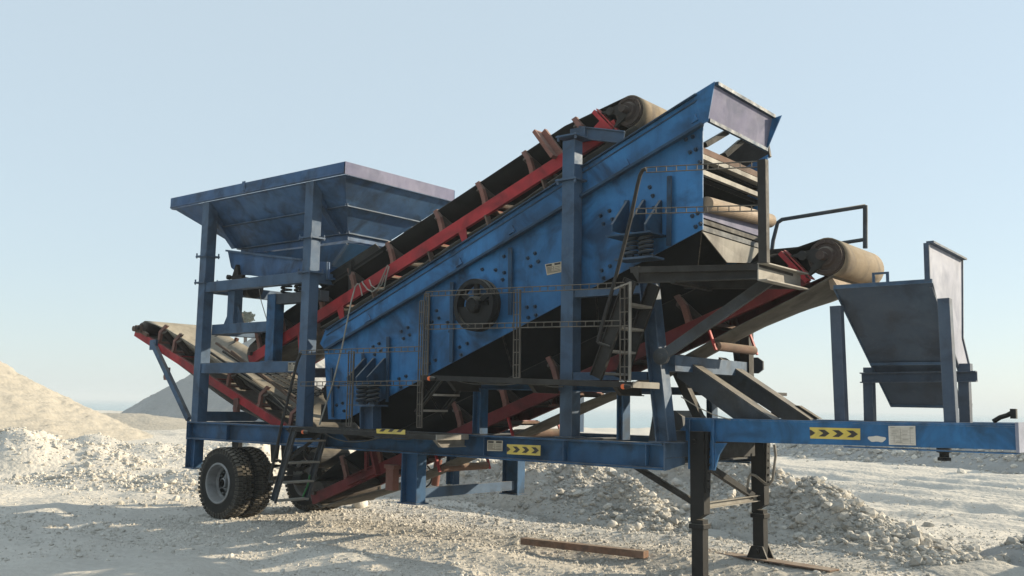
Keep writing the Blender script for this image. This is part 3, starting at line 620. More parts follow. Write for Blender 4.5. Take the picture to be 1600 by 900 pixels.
# hopper: rim, sloping body, ribs, gussets
HX0, HX1, HY0, HY1, HZ0, HZ1 = -15.15, -10.63, 0.0, 2.36, 5.13, 5.315
BX0, BX1, BY0, BY1, BZ = -14.08, -11.36, .74, 1.62, 4.44
def ring(t): return [(HX0+.05+(BX0-HX0-.05)*t, HY0+.05+(BY0-HY0-.05)*t, HZ0+(BZ-HZ0)*t), (HX1-.05+(BX1-HX1+.05)*t, HY0+.05+(BY0-HY0-.05)*t, HZ0+(BZ-HZ0)*t), (HX1-.05+(BX1-HX1+.05)*t, HY1-.05+(BY1-HY1+.05)*t, HZ0+(BZ-HZ0)*t), (HX0+.05+(BX0-HX0-.05)*t, HY1-.05+(BY1-HY1+.05)*t, HZ0+(BZ-HZ0)*t)]
b = MB(); rA, rB = ring(0), ring(1); rC = [(q[0], q[1], q[2]-.11) for q in rB]
b.add(rA+rB+rC, [[i, (i+1) % 4, 4+(i+1) % 4, 4+i] for i in range(4)] + [[4+i, 4+(i+1) % 4, 8+(i+1) % 4, 8+i] for i in range(4)])
hop = b.build('hopper', 'hopper_blue', mach, solid=.012)
b = MB(); b.box((HX0, HY0, HZ0), (HX1, HY0+.02, HZ1)); b.box((HX0, HY1-.02, HZ0), (HX1, HY1, HZ1)); b.box((HX0, HY0+.021, HZ0), (HX0+.02, HY1-.021, HZ1))
b.box((HX0-.0, HY0+.021, HZ0-.012), (HX1-.021, HY0+.10, HZ0-.001)); b.box((HX1-.10, HY0+.1, HZ0-.012), (HX1, HY1-.0, HZ0-.001))
b.bar((HX0+.02, HY0-.01, HZ0+.02), (HX1-.02, HY0-.01, HZ0+.02), .018, .02)
p = at(380, 289, -.01); b.box(p+V((-.03, -.004, -.10)), p+V((.05, .012, .06))); b.build('rim', 'hopper_blue', hop, bevel=.004)
b = MB(); b.box((HX1-.02, HY0+.021, HZ0), (HX1+.001, HY1-.021, HZ1)); b.box((HX1-.02, HY0, HZ0+.001), (HX1+.0015, HY0+.0205, HZ1-.001)); b.build('rim', 'lilac', hop)  # sun-facing side of the rim, coloured paler than the other sides
for t in (.50, .985):
    r_ = ring(t); b = MB()
    for i in range(4):
        p0, p1 = V(r_[i]), V(r_[(i+1) % 4]); d = (p1-p0).normalized(); out = d.cross(V((0, 0, 1)))
        b.ext([(-.005, -.03), (.055, -.03), (.055, -.018), (.007, -.018), (.007, .03), (-.005, .03)], p0 - d*.03, p1 + d*.03)
    b.build('rib', 'tower_blue', hop)
for xc in (-14.1, -11.44):
    tA = (xc - 0)/1; r0_, r1_ = V((xc, HY0+.12, HZ0-.01)), V((xc, BY0-.02, BZ)); b = MB()
    b.prism([r0_, r1_, r1_+V((0, -.12, -.02)), r0_+V((0, 0, -.2))], (.015, 0, 0)); b.bar(r0_+V((0, 0, -.2)), r1_+V((0, -.12, -.02)), .1, .012, (0, -.5, -.8)); b.build('gusset', 'hopper_blue', hop)
b = MB(); b.prism([at(380, 403, .78), at(400, 396, .78), at(546, 379.5, .78), at(519, 416, .78), at(480, 410, .78)], (0, .012, 0))
b.prism([at(380, 403, .78)+V((0, .8, 0)), at(546, 379.5, .78)+V((0, .8, 0)), at(519, 416, .78)+V((0, .8, 0))], (0, .012, 0)); p0, p1 = at(546, 379.5, .78), at(519, 416, .78)
b.prism([p0, p1, p1+V((-.02, 0, 0)), p0+V((-.02, 0, 0))], (0, .8, 0)); b.build('discharge_skirt', 'chassis_blue', hop)  # deeper blue than the hopper body, whose shadow is put into this colour
p0, p1 = at(543, 381, .77), at(520, 413, .77); b = MB(); b.bar(p0, p1, .05, .03, (1, 0, 0)); b.build('skirt_edge', 'tower_blue', hop)
p = at(645, 350, 2.0); b = MB(); b.box(p+V((-.18, -.08, -.02)), p+V((.12, .08, .22))); b.build('gusset', 'tower_blue', hop)

# ================================================================== BELT CONVEYORS
class Line:
    """inclined conveyor line in the X-Z plane; P(s, n, y) = point s along, n above the stringer top"""
    def __init__(s, A, B): s.A = V((A.x, 0, A.z)); d = V((B.x-A.x, 0, B.z-A.z)); s.len = d.length; s.t = d.normalized(); s.n = V((-s.t.z, 0, s.t.x)); s.n = s.n if s.n.z > 0 else -s.n
    def P(s, a, n, y): q = s.A + s.t*a + s.n*n; return V((q.x, y, q.z))
    def s_of(s, p): return (V((p.x, 0, p.z))-s.A).dot(s.t)
def conveyor(ln, y0, y1, s0, s1, hs, r, hn, mats, idl, hgt=.16, ret=-.27, fold=0, brk=True, red='red', lift=0, hE=.33, hB=.10, tail_r=.16, head_s=None, trans=.9, wing=.3):
    """hs: station of the head drum axis"""
    b = MB()
    for y, sd in ((y0, 1), (y1, -1)):
        lf = lift if sd < 0 else 0; b.chan(ln.P(s0, -hgt/2+lf, y+.03*sd), ln.P(s1, -hgt/2+lf, y+.03*sd), .06, hgt, ln.n, .009, (-1 if sd > 0 else 1)*(1 if ln.t.x > 0 else -1))
    k = int((s1-s0)/1.05)
    for i in range(k+1):
        q = s0+.15+(s1-s0-.3)*i/k; b.bar(ln.P(q, -.06, y0+.06), ln.P(q, -.06, y1-.06), .02, .02, ln.n)
    cv = b.build('belt_conveyor', red, mach)
    for i in range(k+1):
        q = s0+.15+(s1-s0-.3)*i/k; b = MB(); b.bar(ln.P(q, -.09, y0+.06), ln.P(q, -.09, y1-.06), .07, .035, ln.n); b.build('cross_tie', 'rust', cv)
    # belt: carrying run, head wrap, return run
    b = MB(); rows = []; ym = (y0+y1)/2; ya, yb = y0+.05, y1-.05
    def section(s, f, nflat, mi): # f=1 troughed
        e, c = nflat+(hE-nflat)*f, nflat+(hB-nflat)*f
        rows.append(([ln.P(s, e, ya), ln.P(s, (e*.5+c*.5), ya+wing*.5), ln.P(s, c, ya+wing), ln.P(s, c, ym), ln.P(s, c, yb-wing), ln.P(s, (e*.5+c*.5), yb-wing*.5), ln.P(s, e, yb)], mi))
    st = s0+.1; top = hn+r+.01
    for s in np.linspace(st, hs-trans, 22):
        f = min(1, (s-st)/.8); section(s, f*(1 - .10*(1-math.cos((s-st)*6.1)) *0), tail_r+.02, 0)
    for q in np.linspace(.2, 1, 6): section(hs-trans*(1-q), 1-q, top, 0)
    for a in np.linspace(0, math.pi, 15)[1:]: rows.append(([ln.P(hs+(r+.01)*math.sin(a), hn+(r+.01)*math.cos(a), y) for y in (ya, ya+wing*.5, ya+wing, ym, yb-wing, yb-wing*.5, yb)], 1))
    nr = min(ret, hn-r-.01)
    for s in np.linspace(hs-.5, st, 12): 
        n_ = (nr + .012*math.sin(s*3))*(1 if s > st+1.6 else .6+.4*(s-st)/1.6); n_ += (hn-r-.01-nr)*max(0, 1-(hs-s)/2.4); fq = fold*(1 if s > st+.8 else .3)*min(1, (hs-s)/1.6)
        rows.append(([ln.P(s, n_ + fq*d_, y) for y, d_ in zip((ya, ya+wing*.5, ya+wing, ym, yb-wing, yb-wing*.5, yb), (0, -.08, -.1, .1, .45, .72, 1))], 2))
    for a in np.linspace(0, math.pi, 9)[1:]: rows.append(([ln.P(st-(tail_r+.02)*math.sin(a), -(tail_r+.02)*math.cos(a), y) for y in (ya, ya+wing*.5, ya+wing, ym, yb-wing, yb-wing*.5, yb)], 2))
    vs = [p for rw in rows for p in rw[0]]; n7 = 7; b.smooth = True
    for i in range(len(rows)):
        j = (i+1) % len(rows); b.m = rows[j][1] if j else 0
        b.add([], [])
        for k in range(6): b.f.append([i*n7+k, i*n7+k+1, j*n7+k+1, j*n7+k]); b.mi.append(b.m); b.sm.append(True)
    b.v = [V(q) for q in vs]; b.build('belt', mats, cv, solid=.014)
    for s in idl:
        b = MB()
        for y, sd in ((y0, 1), (y1, -1)):
            base, mid, tp = ln.P(s, 0, y+.015*sd), ln.P(s+.015, .2, y+.0*sd), ln.P(s-.05, .36, y+.05*sd); tdir = ln.t*.036
            for p_, q_ in ((base, mid), (mid, tp)):
                b.prism([p_-tdir, p_+tdir, q_+tdir, q_-tdir], (0, .012*sd, 0)); 
                b.prism([p_-tdir, p_-tdir*.8, q_-tdir*.8, q_-tdir], (0, .05*sd, 0)); b.prism([p_+tdir*.8, p_+tdir, q_+tdir, q_+tdir*.8], (0, .05*sd, 0))
            b.m = 1; b.cyl(ln.P(s-.04, hE-.06, y+.055*sd), ln.P(s, hB-.06, y+(wing+.03)*sd), .058, 14); b.m = 0
        b.m = 1; b.cyl(ln.P(s, hB-.062, y0+wing+.05), ln.P(s, hB-.062, y1-wing-.05), .048, 14); b.m = 0
        b.bar(ln.P(s, .015, y0), ln.P(s, .015, y1), .06, .03, ln.n); b.build('idler', ['rust_red', 'roller_dark'], cv)
    b = MB(); b.smooth = True; b.lathe(ln.P(hs, hn, ya-.02), (0, 1, 0), [(0, r-.03), (0, r), (yb-ya+.04, r), (yb-ya+.04, r-.03)], 40); b.smooth = False
    for y, sd in ((ya-.022, -1), (yb+.022, 1)):
        b.lathe(ln.P(hs, hn, y), (0, sd, 0), [(0, r-.012), (.02, r-.012), (.02, r-.045), (.004, r-.05), (.01, .11), (.05, .09), (.05, .045), (.16, .045)], 32)
        for k in range(10): t = 2*math.pi*k/10; b.lathe(ln.P(hs+(r-.03)*math.cos(t), hn+(r-.03)*math.sin(t), y+.018*sd), (0, sd, 0), [(0, .012), (.012, .012)], 6)
    b.build('head_drum', 'drum_end', cv)
    for y, sd in ((((y0, 1), (y1, -1)) if not lift else ((y0, 1),)) if brk else ()):
        b = MB(); q0, q1 = ln.P(hs-.42, hn+.24, y+.02*sd), ln.P(hs-.26, hn-.16, y+.02*sd)
        b.bar(q0, q1, .09, .05, ln.t); b.bar(q0+ln.t*.055, q1+ln.t*.055, .10, .012, ln.t); b.prism([ln.P(hs-.75, 0, y+.025*sd), ln.P(hs-.36, .12, y+.025*sd), ln.P(hs-.28, -.13, y+.025*sd), ln.P(hs-.75, -.13, y+.025*sd)], (0, .012*sd, 0)); b.m = 1
        b.prism([ln.P(hs-.34, hn+.16, y-.03*sd), ln.P(hs-.06, hn+.12, y-.03*sd), ln.P(hs+.03, hn+.03, y-.03*sd), ln.P(hs+.03, hn-.05, y-.03*sd), ln.P(hs-.06, hn-.08, y-.03*sd), ln.P(hs-.26, hn-.13, y-.03*sd), ln.P(hs-.12, hn-.02, y-.03*sd), ln.P(hs-.2, hn+.08, y-.03*sd)], (0, .06*sd, 0))
        b.lathe(ln.P(hs-.2, hn+.10, y-.035*sd), (0, -sd, 0), [(0, .05), (.015, .05), (.02, .03)], 16); b.build('bearing_bracket', ['red', 'steel_dark'], cv)
    b = MB(); b.lathe(ln.P(st, 0, y0-.05), (0, 1, 0), [(0, .035), (.1, .035), (.1, tail_r), (y1-y0, tail_r), (y1-y0, .035), (y1-y0+.1, .035)], 24); b.build('tail_drum', 'roller_dark', cv)
    return cv
BM1 = ['belt_black', 'drum', 'belt_under']
UP = Line(at(393, 552, .42), at(949, 193, .42)); us = UP.s_of(at(993, 179, .6))
upper = conveyor(UP, .42, 1.62, -.1, UP.len+.1, us, .185, .0, BM1,
    [UP.s_of(at(*q, .42)) for q in ((404, 545), (441, 521), (502, 483), (552, 452), (613, 414), (690, 365), (757, 321), (831, 273), (911, 220))], .165, -.25)
LO = Line(at(502, 765, .5), at(1236, 430, .5)); ls = LO.s_of(at(1303, 410, .72))
lower = conveyor(LO, .5, 1.75, -.25, LO.len+.15, ls, .19, .03, ['belt_black', 'drum', 'belt_under'],
    [LO.s_of(at(*q, .5)) for q in ((1073, 500), (868, 596), (788, 633), (717, 664))] + [.55, 1.3], .15, -.37, .25, True, 'red_shaded', .16)
LE = Line(at(460, 672, .45), at(214, 515.5, .45)); lh = LE.s_of(at(236, 506, .6))
left = conveyor(LE, .45, 1.75, -.05, LE.len+.05, lh, .12, .09, ['belt', 'belt', 'belt_under'],
    [LE.s_of(at(*q, .45)) for q in ((247, 531), (269, 547), (353, 604), (402, 636), (450, 668))], 0.13, -.22, 0, False, 'red', 0, .30, .06, .12, None, .7)
b = MB(); p = LE.P(lh, .09, .40); b.box(p+V((-.10, -.02, -.09)), p+V((.05, .05, .05))); b.lathe(p+V((-.05, -.10, -.02)), (0, 1, 0), [(0, .05), (.14, .06)], 14); b.bar(LE.P(lh-.25, .03, .44), LE.P(lh+.12, .03, .44), .05, .06, LE.n); b.build('drum_bearing', 'rust', left)
for dy in (0, 1.3):
    b = MB(); p0, p1 = at(240, 538, .42)+V((0, dy, 0)), at(295, 655, .3)+V((0, dy*1.2, 0)); b.bar(p0, p1, .07, .09, (1, 0, 0)); b.box(p0+V((-.1, -.02, -.1)), p0+V((.1, .02, .08))); b.build('conveyor_strut', 'tower_blue', mach)
for px, py in ((259, 583), (368, 632)):
    p = at(px, py, .42); b = MB(); b.box(p+V((-.06, 0, -.12)), p+V((.06, .05, .1))); b.lathe(p+V((0, -.01, -.06)), (0, 1, 0), [(0, .06), (.06, .06)], 12); b.build('roller_hanger', 'rust_red', left)
for s, dn in ((2.35, -.40), (3.7, -.36), (6.72, -.36)):
    b = MB(); b.smooth = True; b.lathe(LO.P(s, dn, .56), (0, 1, 0), [(0, .03), (.03, .052), (.95, .052), (.98, .03)], 20); b.smooth = False
    o = b.build('return_roller', 'rust', lower)
    for y_ in (.53, 1.57): b = MB(); b.bar(LO.P(s, -.12, y_), LO.P(s, dn-.05, y_), .04, .02, LO.t); b.build('roller_hanger', 'red', lower)
for s in (1.6, 2.9, 4.1, 5.2, 6.2):
    b = MB(); b.cyl(UP.P(s, -.31, .5), UP.P(s, -.31, 1.55), .045, 14); b.bar(UP.P(s, -.16, .46), UP.P(s, -.36, .46), .10, .02, UP.t); b.build('return_roller', 'rust', upper)
# drop brackets, skirt boards and stake on the upper line
b = MB()
for px, py in ((531, 487), (721, 362)): s = UP.s_of(at(px, py, .42)); b.prism([UP.P(s-.06, -.15, .425), UP.P(s+.09, -.15, .425), UP.P(s+.03, -.42, .425), UP.P(s-.03, -.42, .425)], (0, .012, 0))
p = at(467, 532, .42); b.bar(p+V((0, 0, .12)), p+V((.07, 0, -.25)), .05, .03, (1, 0, 0)); b.build('drop_bracket', 'red', upper)
b = MB(); b.prism([at(495, 441, .5), at(587, 381.5, .5), at(598, 393, .5), at(506, 452, .5)], (0, .01, 0)); b.bar(at(495, 441, .495), at(587, 381.5, .495), .012, .02); b.bar(at(506, 452, .493), at(598, 393, .493), .012, .02)
b.bar(at(549, 408, .46), at(549, 456, .46), .07, .05, (1, 0, 0)); b.build('skirt_board', 'steel_dark', upper)
b = MB(); p = at(862, 228, .40); s = UP.s_of(p); b.bar(UP.P(s, -.02, .40), UP.P(s-.14, .44, .40), .16, .05, UP.t); b.bar(UP.P(s+.06, -.02, .45), UP.P(s-.08, .42, .45), .05, .1, UP.t); b.build('guide_bracket', 'rust_red', upper)
# scraper and red brackets at the tail of the lower line
b = MB(); p = at(608, 748, .42); b.box(p+V((-.07, 0, -.16)), p+V((.07, .12, .17))); b.box(p+V((-.10, -.01, .14)), p+V((.10, .14, .19))); b.build('tail_bracket', 'rust_red', lower)
b = MB(); s = LO.s_of(at(570, 742, .5)); b.chan(LO.P(s-.35, -.06, .47), LO.P(s+.25, -.06, .47), .06, .12, LO.n, .01, 1); b.bar(LO.P(s+.3, -.15, .47), LO.P(s+.3, .2, .47), .12, .04, LO.t); b.bar(at(573, 706, .45), at(573, 735, .45), .05, .05, (1, 0, 0)); b.build('tail_take_up', 'red_shaded', lower)
b = MB(); b.smooth = True; p = at(680, 748, 1.9); b.lathe(p+V((0, 0, -.1)), (.15, 0, 1), [(0, .06), (.4, .06)], 16); b.build('hydraulic_ram', 'rust_red', lower)
b = MB(); p = at(655, 745, 2.0); b.tube([p+V((.28*math.cos(t), 0, .02+.2*math.sin(t))) for t in np.linspace(3.3, 7.2, 20)], .014, 8); b.build('hose', 'leg_black', mach)
b = MB(); p = at(712, 722, 2.0); b.tube([p+V((.2*math.cos(t), 0, .05+.2*math.sin(t))) for t in np.linspace(3.3, 6.6, 20)], .008, 8); b.build('hose', 'rope', mach)
b = MB(); p = at(1305, 443, .6); b.prism([p+V((-.08, 0, .10)), p+V((-.05, 0, .10)), p+V((.02, 0, -.02)), p+V((.14, 0, -.05)), p+V((-.05, 0, -.06))], (0, 1.1, 0)); b.build('belt_scraper', 'roller', lower)

# ================================================================== THE VIBRATING SCREEN
YS, YT = .25, 1.95
E_ = [(507, 547), (1098, 192), (1098, 358), (541, 655), (513, 655), (508, 575)]
b = MB(); b.prism([at(*q, YS) for q in E_], (0, .014, 0)); b.prism([at(*q, YS)+V((0, YT-YS, 0)) for q in E_], (0, -.014, 0))
PX = [(627.8,517.8),(637.8,511.8),(631,529),(640.4,523.3),(583.8,542),(593,537),(586,554),(595.6,548.4),(624.4,591.8),(635,587.8),(627,605),(529.3,605),(536,630),(526.7,633),(538.4,642),(682.7,485.5),(686,497),(675.5,503),(681,562.7),(671.6,568),(700,503.8),(713,498),(704,518),(836.5,396),(841.4,408.7),(825,403.4),(829.7,416),(788,400.8),(775,422),(788.5,426),(786,437),(754,421),(734.5,442),(824,480),(836.5,479),(826,496.4),(837.7,492.6),(730.7,536.8),(718.6,542.5),(721,554.6),(953.7,416),(940.5,422.7),(943.5,434.8),(938.9,337.3),(952.7,329.6),(943.3,350),(957.3,342.7),(1015.6,292.7),(1020.4,306),(1006,314.9),(1022,325),(1082,337.8),(1090.4,333.3),(1087.3,354.4),(1095,349.6),(1094,253.3),(1072,218),(1082.8,213.7),(1078.6,238),(1087.6,233.7)]
b.m = 1
for q in PX: b.lathe(at(*q, YS-.001), (0, -1, 0), [(0, .027), (.006, .027), (.006, .019), (.03, .018)], 6)
scr = b.build('screen_box', ['screen_blue', 'bolt_blue'], mach)
for q0, q1, wd in (((606, 526), (605, 628), .055), ((669, 463), (668, 582), .05), ((706, 441), (705, 566), .06), ((797, 387), (797, 492), .06), ((1046, 275), (1045, 384), .06), ((978, 313), (977, 350), .05), ((567, 552), (566, 590), .05), ((518, 575), (520, 652), .03)):
    b = MB(); b.bar(at(*q0, YS-.022), at(*q1, YS-.022), .012, .042, (0, 1, 0)); b.bar(at(*q0, YS-.05), at(*q1, YS-.05), wd, .012, (0, 1, 0)); b.build('stiffener', 'edge_blue', scr)
b = MB(); b.prism([at(508, 575, YS-.004), at(545, 553, YS-.004), at(545, 640, YS-.004), at(513, 655, YS-.004)], (0, .003, 0)); b.build('corner_plate', 'screen_blue', scr)
for y in (YS-.05, YT-.0):
    b = MB(); bd = [(500, 537), (509, 514), (900, 264), (1060, 162), (1090, 144.5), (1097.6, 192.5), (1060, 215), (902, 310), (622, 481), (508, 547)]
    dy = V((0, y-(YS-.05), 0)); b.prism([at(*q, YS-.05)+dy for q in bd], (0, .047, 0))
    if y < 1:
        fl_ = MB(); fl_.bar(at(509, 515.5, YS-.075), at(1088, 147, YS-.075), .05, .014, (0, 0, 1)); fl_.build('beam_flange', 'edge_blue', scr); fl_ = MB(); fl_.bar(at(510, 524, YS-.056), at(1090, 156, YS-.056), .012, .014); fl_.build('beam_flange', 'edge_blue', scr)
        fl_ = MB(); fl_.bar(at(508, 547, YS-.082), at(1097, 194, YS-.082), .07, .030, (0, 0, 1)); fl_.build('beam_flange', 'edge_blue', scr)
        for q in ((574, 499), (717, 411.5), (799, 361), (978, 257), (1085, 187)): b.prism([at(q[0]-5, q[1]+6, YS-.07), at(q[0]+5, q[1], YS-.07), at(q[0]+1, q[1]-9, YS-.07)], (0, .018, 0))
    b.build('top_beam', 'screen_blue' if y < 1 else 'steel_dark', scr)  # far beam coloured dark in place of the shade on it
# feed box at the raised end
b = MB(); ear = [(1083, 148), (1117, 127), (1106, 189.5), (1098, 193)]; b.prism([at(*q, YS-.06) for q in ear], (0, .012, 0))
T0, T1 = at(1117, 134, YS-.045), at(1106, 187, YS-.045); T2, T3 = atX(1202, 179, T0.x), atX(1201, 239, T1.x); yf = (T2.y+T3.y)/2
T2, T3 = V((T0.x, yf, T2.z)), V((T1.x, yf, T3.z)); zf = .5*(T2.z-T0.z + T3.z-T1.z); T2.z = T0.z+zf; T3.z = T1.z+zf
ear_d = V((0, yf-YS+.06, zf)); fb = b.build('feed_box', 'screen_blue', scr); g0 = T2+V((.12, 0, .02)); b = MB(); b.prism([T2, g0, T3+V((.01, 0, -.02)), T3], (0, .014, 0)); b.build('side_wing', 'screen_blue', scr)
b = MB(); b.prism([T0, T2, T3, T1], (-.014, 0, 0)); b.build('front_panel', 'lilac', fb)
b = MB(); b.bar(T0+V((.02, -.0, .02)), T2+V((.02, 0, .02)), .05, .04); b.bar(T1+V((.012, 0, -.01)), T3+V((.012, 0, -.01)), .035, .04); b.build('panel_edge', 'edge_blue', fb)
XE = at(1098, 280, YS).x
def zE(y): return at(1098, y, YS).z
sl_ = .384
for (ya, yb, mt, dp) in ((228, 237.5, 'rust', .35), (238.5, 246, 'steel_pale', .10), (263, 270.5, 'steel_pale', .05), (321, 338.5, 'lilac', .02), (341, 348, 'steel_dark', .10), (351, 359, 'steel_blue', .03)):
    b = MB(); b.box((XE-.02, YS+.02, zE(yb)), (XE-.02-dp, YT-.02, zE(ya))); b.build('deck_bar', mt, scr)
for y in (243, 270, 345):
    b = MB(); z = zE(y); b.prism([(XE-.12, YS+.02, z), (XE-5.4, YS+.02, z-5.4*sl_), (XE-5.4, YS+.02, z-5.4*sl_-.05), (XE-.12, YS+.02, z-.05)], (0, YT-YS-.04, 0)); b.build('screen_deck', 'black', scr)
for d_, yy in ((.35, 0), (1.1, 0), (2.6, 0), (4.1, 0)):
    b = MB(); b.lathe((XE-d_, YS+.014, zE(215)-d_*sl_), (0, 1, 0), [(0, .06), (YT-YS-.03, .06)], 16); b.build('cross_tube', 'steel_dark', scr)
for (xa_, ya_), (xb_, yb_) in (((1101, 227), (1135, 207)), ((1132, 243), (1158, 221))):
    b = MB(); b.bar(atX(xa_, ya_, XE-.06), atX(xb_, yb_, T1.x-.05), .07, .06); b.build('panel_strut', 'steel_dark', scr)
# flywheel and shaft
c = at(747, 477, .1); b = MB(); ax = (0, 1, 0)
b.lathe((c.x, .0, c.z), ax, [(0, .27), (0, .33), (.05, .335), (.06, .315), (.09, .315), (.10, .335), (.15, .335), (.15, .28), (.02, .27), (0, .27)], 56, False)
b.prism([(c.x+.275*math.cos(t), .04, c.z+.275*math.sin(t)) for t in np.linspace(math.pi+.05, 2*math.pi-.05, 24)], (0, .06, 0))
for t in (math.pi/2, math.pi*.18, math.pi*.82):
    e = V((math.cos(t), 0, math.sin(t))); b.bar(V((c.x, .07, c.z))+e*.08, V((c.x, .07, c.z))+e*.29, .06, .05, (0, 1, 0))
b.lathe((c.x, -.02, c.z), ax, [(-.02, .05), (-.02, .085), (0, .105), (.12, .115), (.14, .15), (.25, .17)], 28)
for k in range(8): t = math.pi*k/4; b.lathe((c.x+.07*math.cos(t), -.038, c.z+.07*math.sin(t)), (0, -1, 0), [(0, .012), (.012, .012)], 6)
fl = b.build('flywheel', 'leg_black', scr)
plate(scr, [(851.5, 413), (877, 408.5), (877.5, 425), (854.5, 430)], YS-.006, ['plate_tan', 'ink'], NP, 'nameplate')
# coil spring mounts
def mount(gx, ytop, ybase, y_plate, sx_, s_top, s_bot, lp, yb0, post):
    b = MB()
    for x_ in gx:
        p = at(x_, ytop, YS-.002); q = at(x_, ybase, YS-.002); o_ = .36
        b.prism([p, q, q+V((0, -o_, 0)), q+V((0, -o_, .07)), p+V((0, -.03, 0))], (.014, 0, 0))
        b.bar(p+V((.007, -.035, 0)), q+V((.007, -o_, .07)), .03, .01, (0, -1, 1))
    p, q = at(gx[0]-4, ybase, YS), at(gx[-1]+6, ybase, YS); b.box((p.x-.03, YS-.38, q.z-.02), (q.x+.03, YS, q.z-.002)); b.build('spring_bracket', 'edge_blue', scr)
    ys = YS-.2; z1_, z0_ = q.z-.02, at(sx_[0], s_bot, ys).z
    for x_ in sx_:
        b = MB(); xx = at(x_, (s_top+s_bot)/2, ys).x; b.spring((xx, ys, z0_+.02), z1_-z0_-.03, .07, .021, 4.2, 10); b.lathe((xx, ys, z0_), (0, 0, 1), [(0, .05), (.05, .045)], 16); b.build('coil_spring', 'spring_steel', mach)
    xa, xb = at(sx_[0], s_bot, ys).x, at(sx_[1], s_bot, ys).x; b = MB(); b.box((xa-.13, ys-.13, z0_-.022), (xb+.16, ys+.13, z0_)); 
    if post: b.ibeam(((xa+xb)/2, ys+.05, z0_-.022), ((xa+xb)/2+.02, ys+.05, 1.49), .16, .26, (1, 0, 0)); b.box((xa-.1, ys+.1, 1.488), (xb+.2, ys+.2, 1.5))
    b.build('spring_seat', 'tower_blue', mach)
mount((572, 586, 603), 560, 599, 0, (566, 583), 604, 632, 0, 0, True)
mount((982, 1007, 1033), 314, 368, 0, (985, 1009), 374, 405, 0, 0, False)
# dark collecting chute under the screen
def lowz(x, n): return LO.A.z + (x-LO.A.x)*LO.t.z/LO.t.x + n/LO.t.x
s0_, s1_ = at(545, 653, YS), at(1096, 359, YS)
def quad(b, p, th=(0, .012, 0)): b.add([V(q) for q in p] + [V(q)+V(th) for q in p], [[0, 1, 2, 3], [7, 6, 5, 4], [4, 5, 1, 0], [5, 6, 2, 1], [6, 7, 3, 2], [7, 4, 0, 3]])
b = MB()
quad(b, [(s0_.x, YS+.016, s0_.z+.02), (s1_.x, YS+.016, s1_.z+.02), (s1_.x-.32, .66, lowz(s1_.x-.32, .24)), (s0_.x+.2, .66, lowz(s0_.x+.2, .24))])
quad(b, [(s0_.x, YT-.03, s0_.z+.02), (s1_.x, YT-.03, s1_.z+.02), (s1_.x-.32, 1.56, lowz(s1_.x-.32, .24)), (s0_.x+.2, 1.56, lowz(s0_.x+.2, .24))])
quad(b, [(s0_.x, YS+.03, s0_.z+.02), (s0_.x, YT-.03, s0_.z+.02), (s0_.x+.2, 1.56, lowz(s0_.x+.2, .3)), (s0_.x+.2, .66, lowz(s0_.x+.2, .3))], (.012, 0, 0))
for t in (.25, .5, .75):
    p0 = lerp((s0_.x, YS+.0, s0_.z), (s1_.x, YS+.0, s1_.z), t); x2 = lerp((s0_.x+.2, 0, 0), (s1_.x-.32, 0, 0), t).x; b.bar(p0+V((0, .02, 0)), V((x2, .64, lowz(x2, .24))), .03, .012, (1, 0, 0))
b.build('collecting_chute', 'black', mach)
c0, c1 = V((XE-.02, YS+.02, zE(361))), V((XE-.02, 1.74, zE(361))); d0, d1 = atX(1136, 410, XE-.05), atX(1172, 411, XE-.05)
b = MB(); quad(b, [c0, c1, d1, d0], (-.012, 0, 0)); b.build('chute_lip', 'steel_pale', mach)
# drive clutter at the low end
b = MB(); p = at(524, 612, .5); b.smooth = True; b.lathe(p+V((0, -.1, 0)), (0, 1, 0), [(0, .05), (0, .16), (.05, .19), (.5, .19), (.55, .1)], 24); b.smooth = False; b.box(p+V((-.25, -.05, -.45)), p+V((.2, .4, -.19))); b.box(p+V((-.2, -.08, -.30)), p+V((.12, -.05, -.22))); b.build('drive_motor', 'leg_black', mach)

# ================================================================== POSTS, A-FRAME, BRACES
x3 = at(877, 400, .02).x
b = MB(); b.box((x3, .02, 1.488), (x3+.175, .19, 5.0)); b.box((x3-.04, -.02, 1.488), (x3+.23, .23, 1.50))
c3 = b.build('column', 'tower_blue', mach, bevel=.005)
for y_ in (213, 281):
    z = at(888, y_, .02).z; b = MB(); b.box((x3-.06, -.04, z-.01), (x3+.24, .25, z+.01)); 
    for xx in (-.04, .21): b.lathe((x3+xx, -.01, z-.05), (0, 0, 1), [(0, .016), (.07, .016)], 6)
    b.build('joint_flange', 'tower_blue', c3)
b = MB(); z = at(888, 212, .02).z; b.box((x3-.02, .2, z+.012), (x3+.2, .40, z+.14)); b.chan((x3+.10, .2, z+.08), (x3+.62, .405, z-.02), .05, .15); b.build('conveyor_bracket', 'tower_blue', mach)
b = MB(); b.box((x3, 2.1, 1.488), (x3+.175, 2.27, 4.9)); b.build('column', 'tower_blue', mach)
for xa_, xb_, zt_ in ((at(738, 645, .02).x, at(757, 645, .02).x, at(748, 606, .02).z), (at(963, 650, .02).x, at(979, 650, .02).x, at(970, 616, .02).z)):
    for y0 in (.02, 2.12): b = MB(); w2 = (xb_-xa_)*.62; b.ibeam((xa_+w2/2, y0+.08, 1.488), (xa_+w2/2, y0+.08, zt_), .15, w2, (1, 0, 0), .012); b.build('walkway_post', 'chassis_blue', mach)
z_ = at(790, 602, .05).z
for y0 in (.08, 2.2): b = MB(); b.chan((at(757, 600, .05).x-.1, y0, z_), (at(985, 605, .05).x+.3, y0, z_-.03), .08, .10); b.build('walkway_beam', 'chassis_blue', mach)
z_ = at(935, 587, .05).z; b = MB(); b.box((x3+.178, .03, z_-.05), (at(1012, 587, .05).x, .14, z_+.04)); b.build('walkway_beam', 'tower_blue', mach)
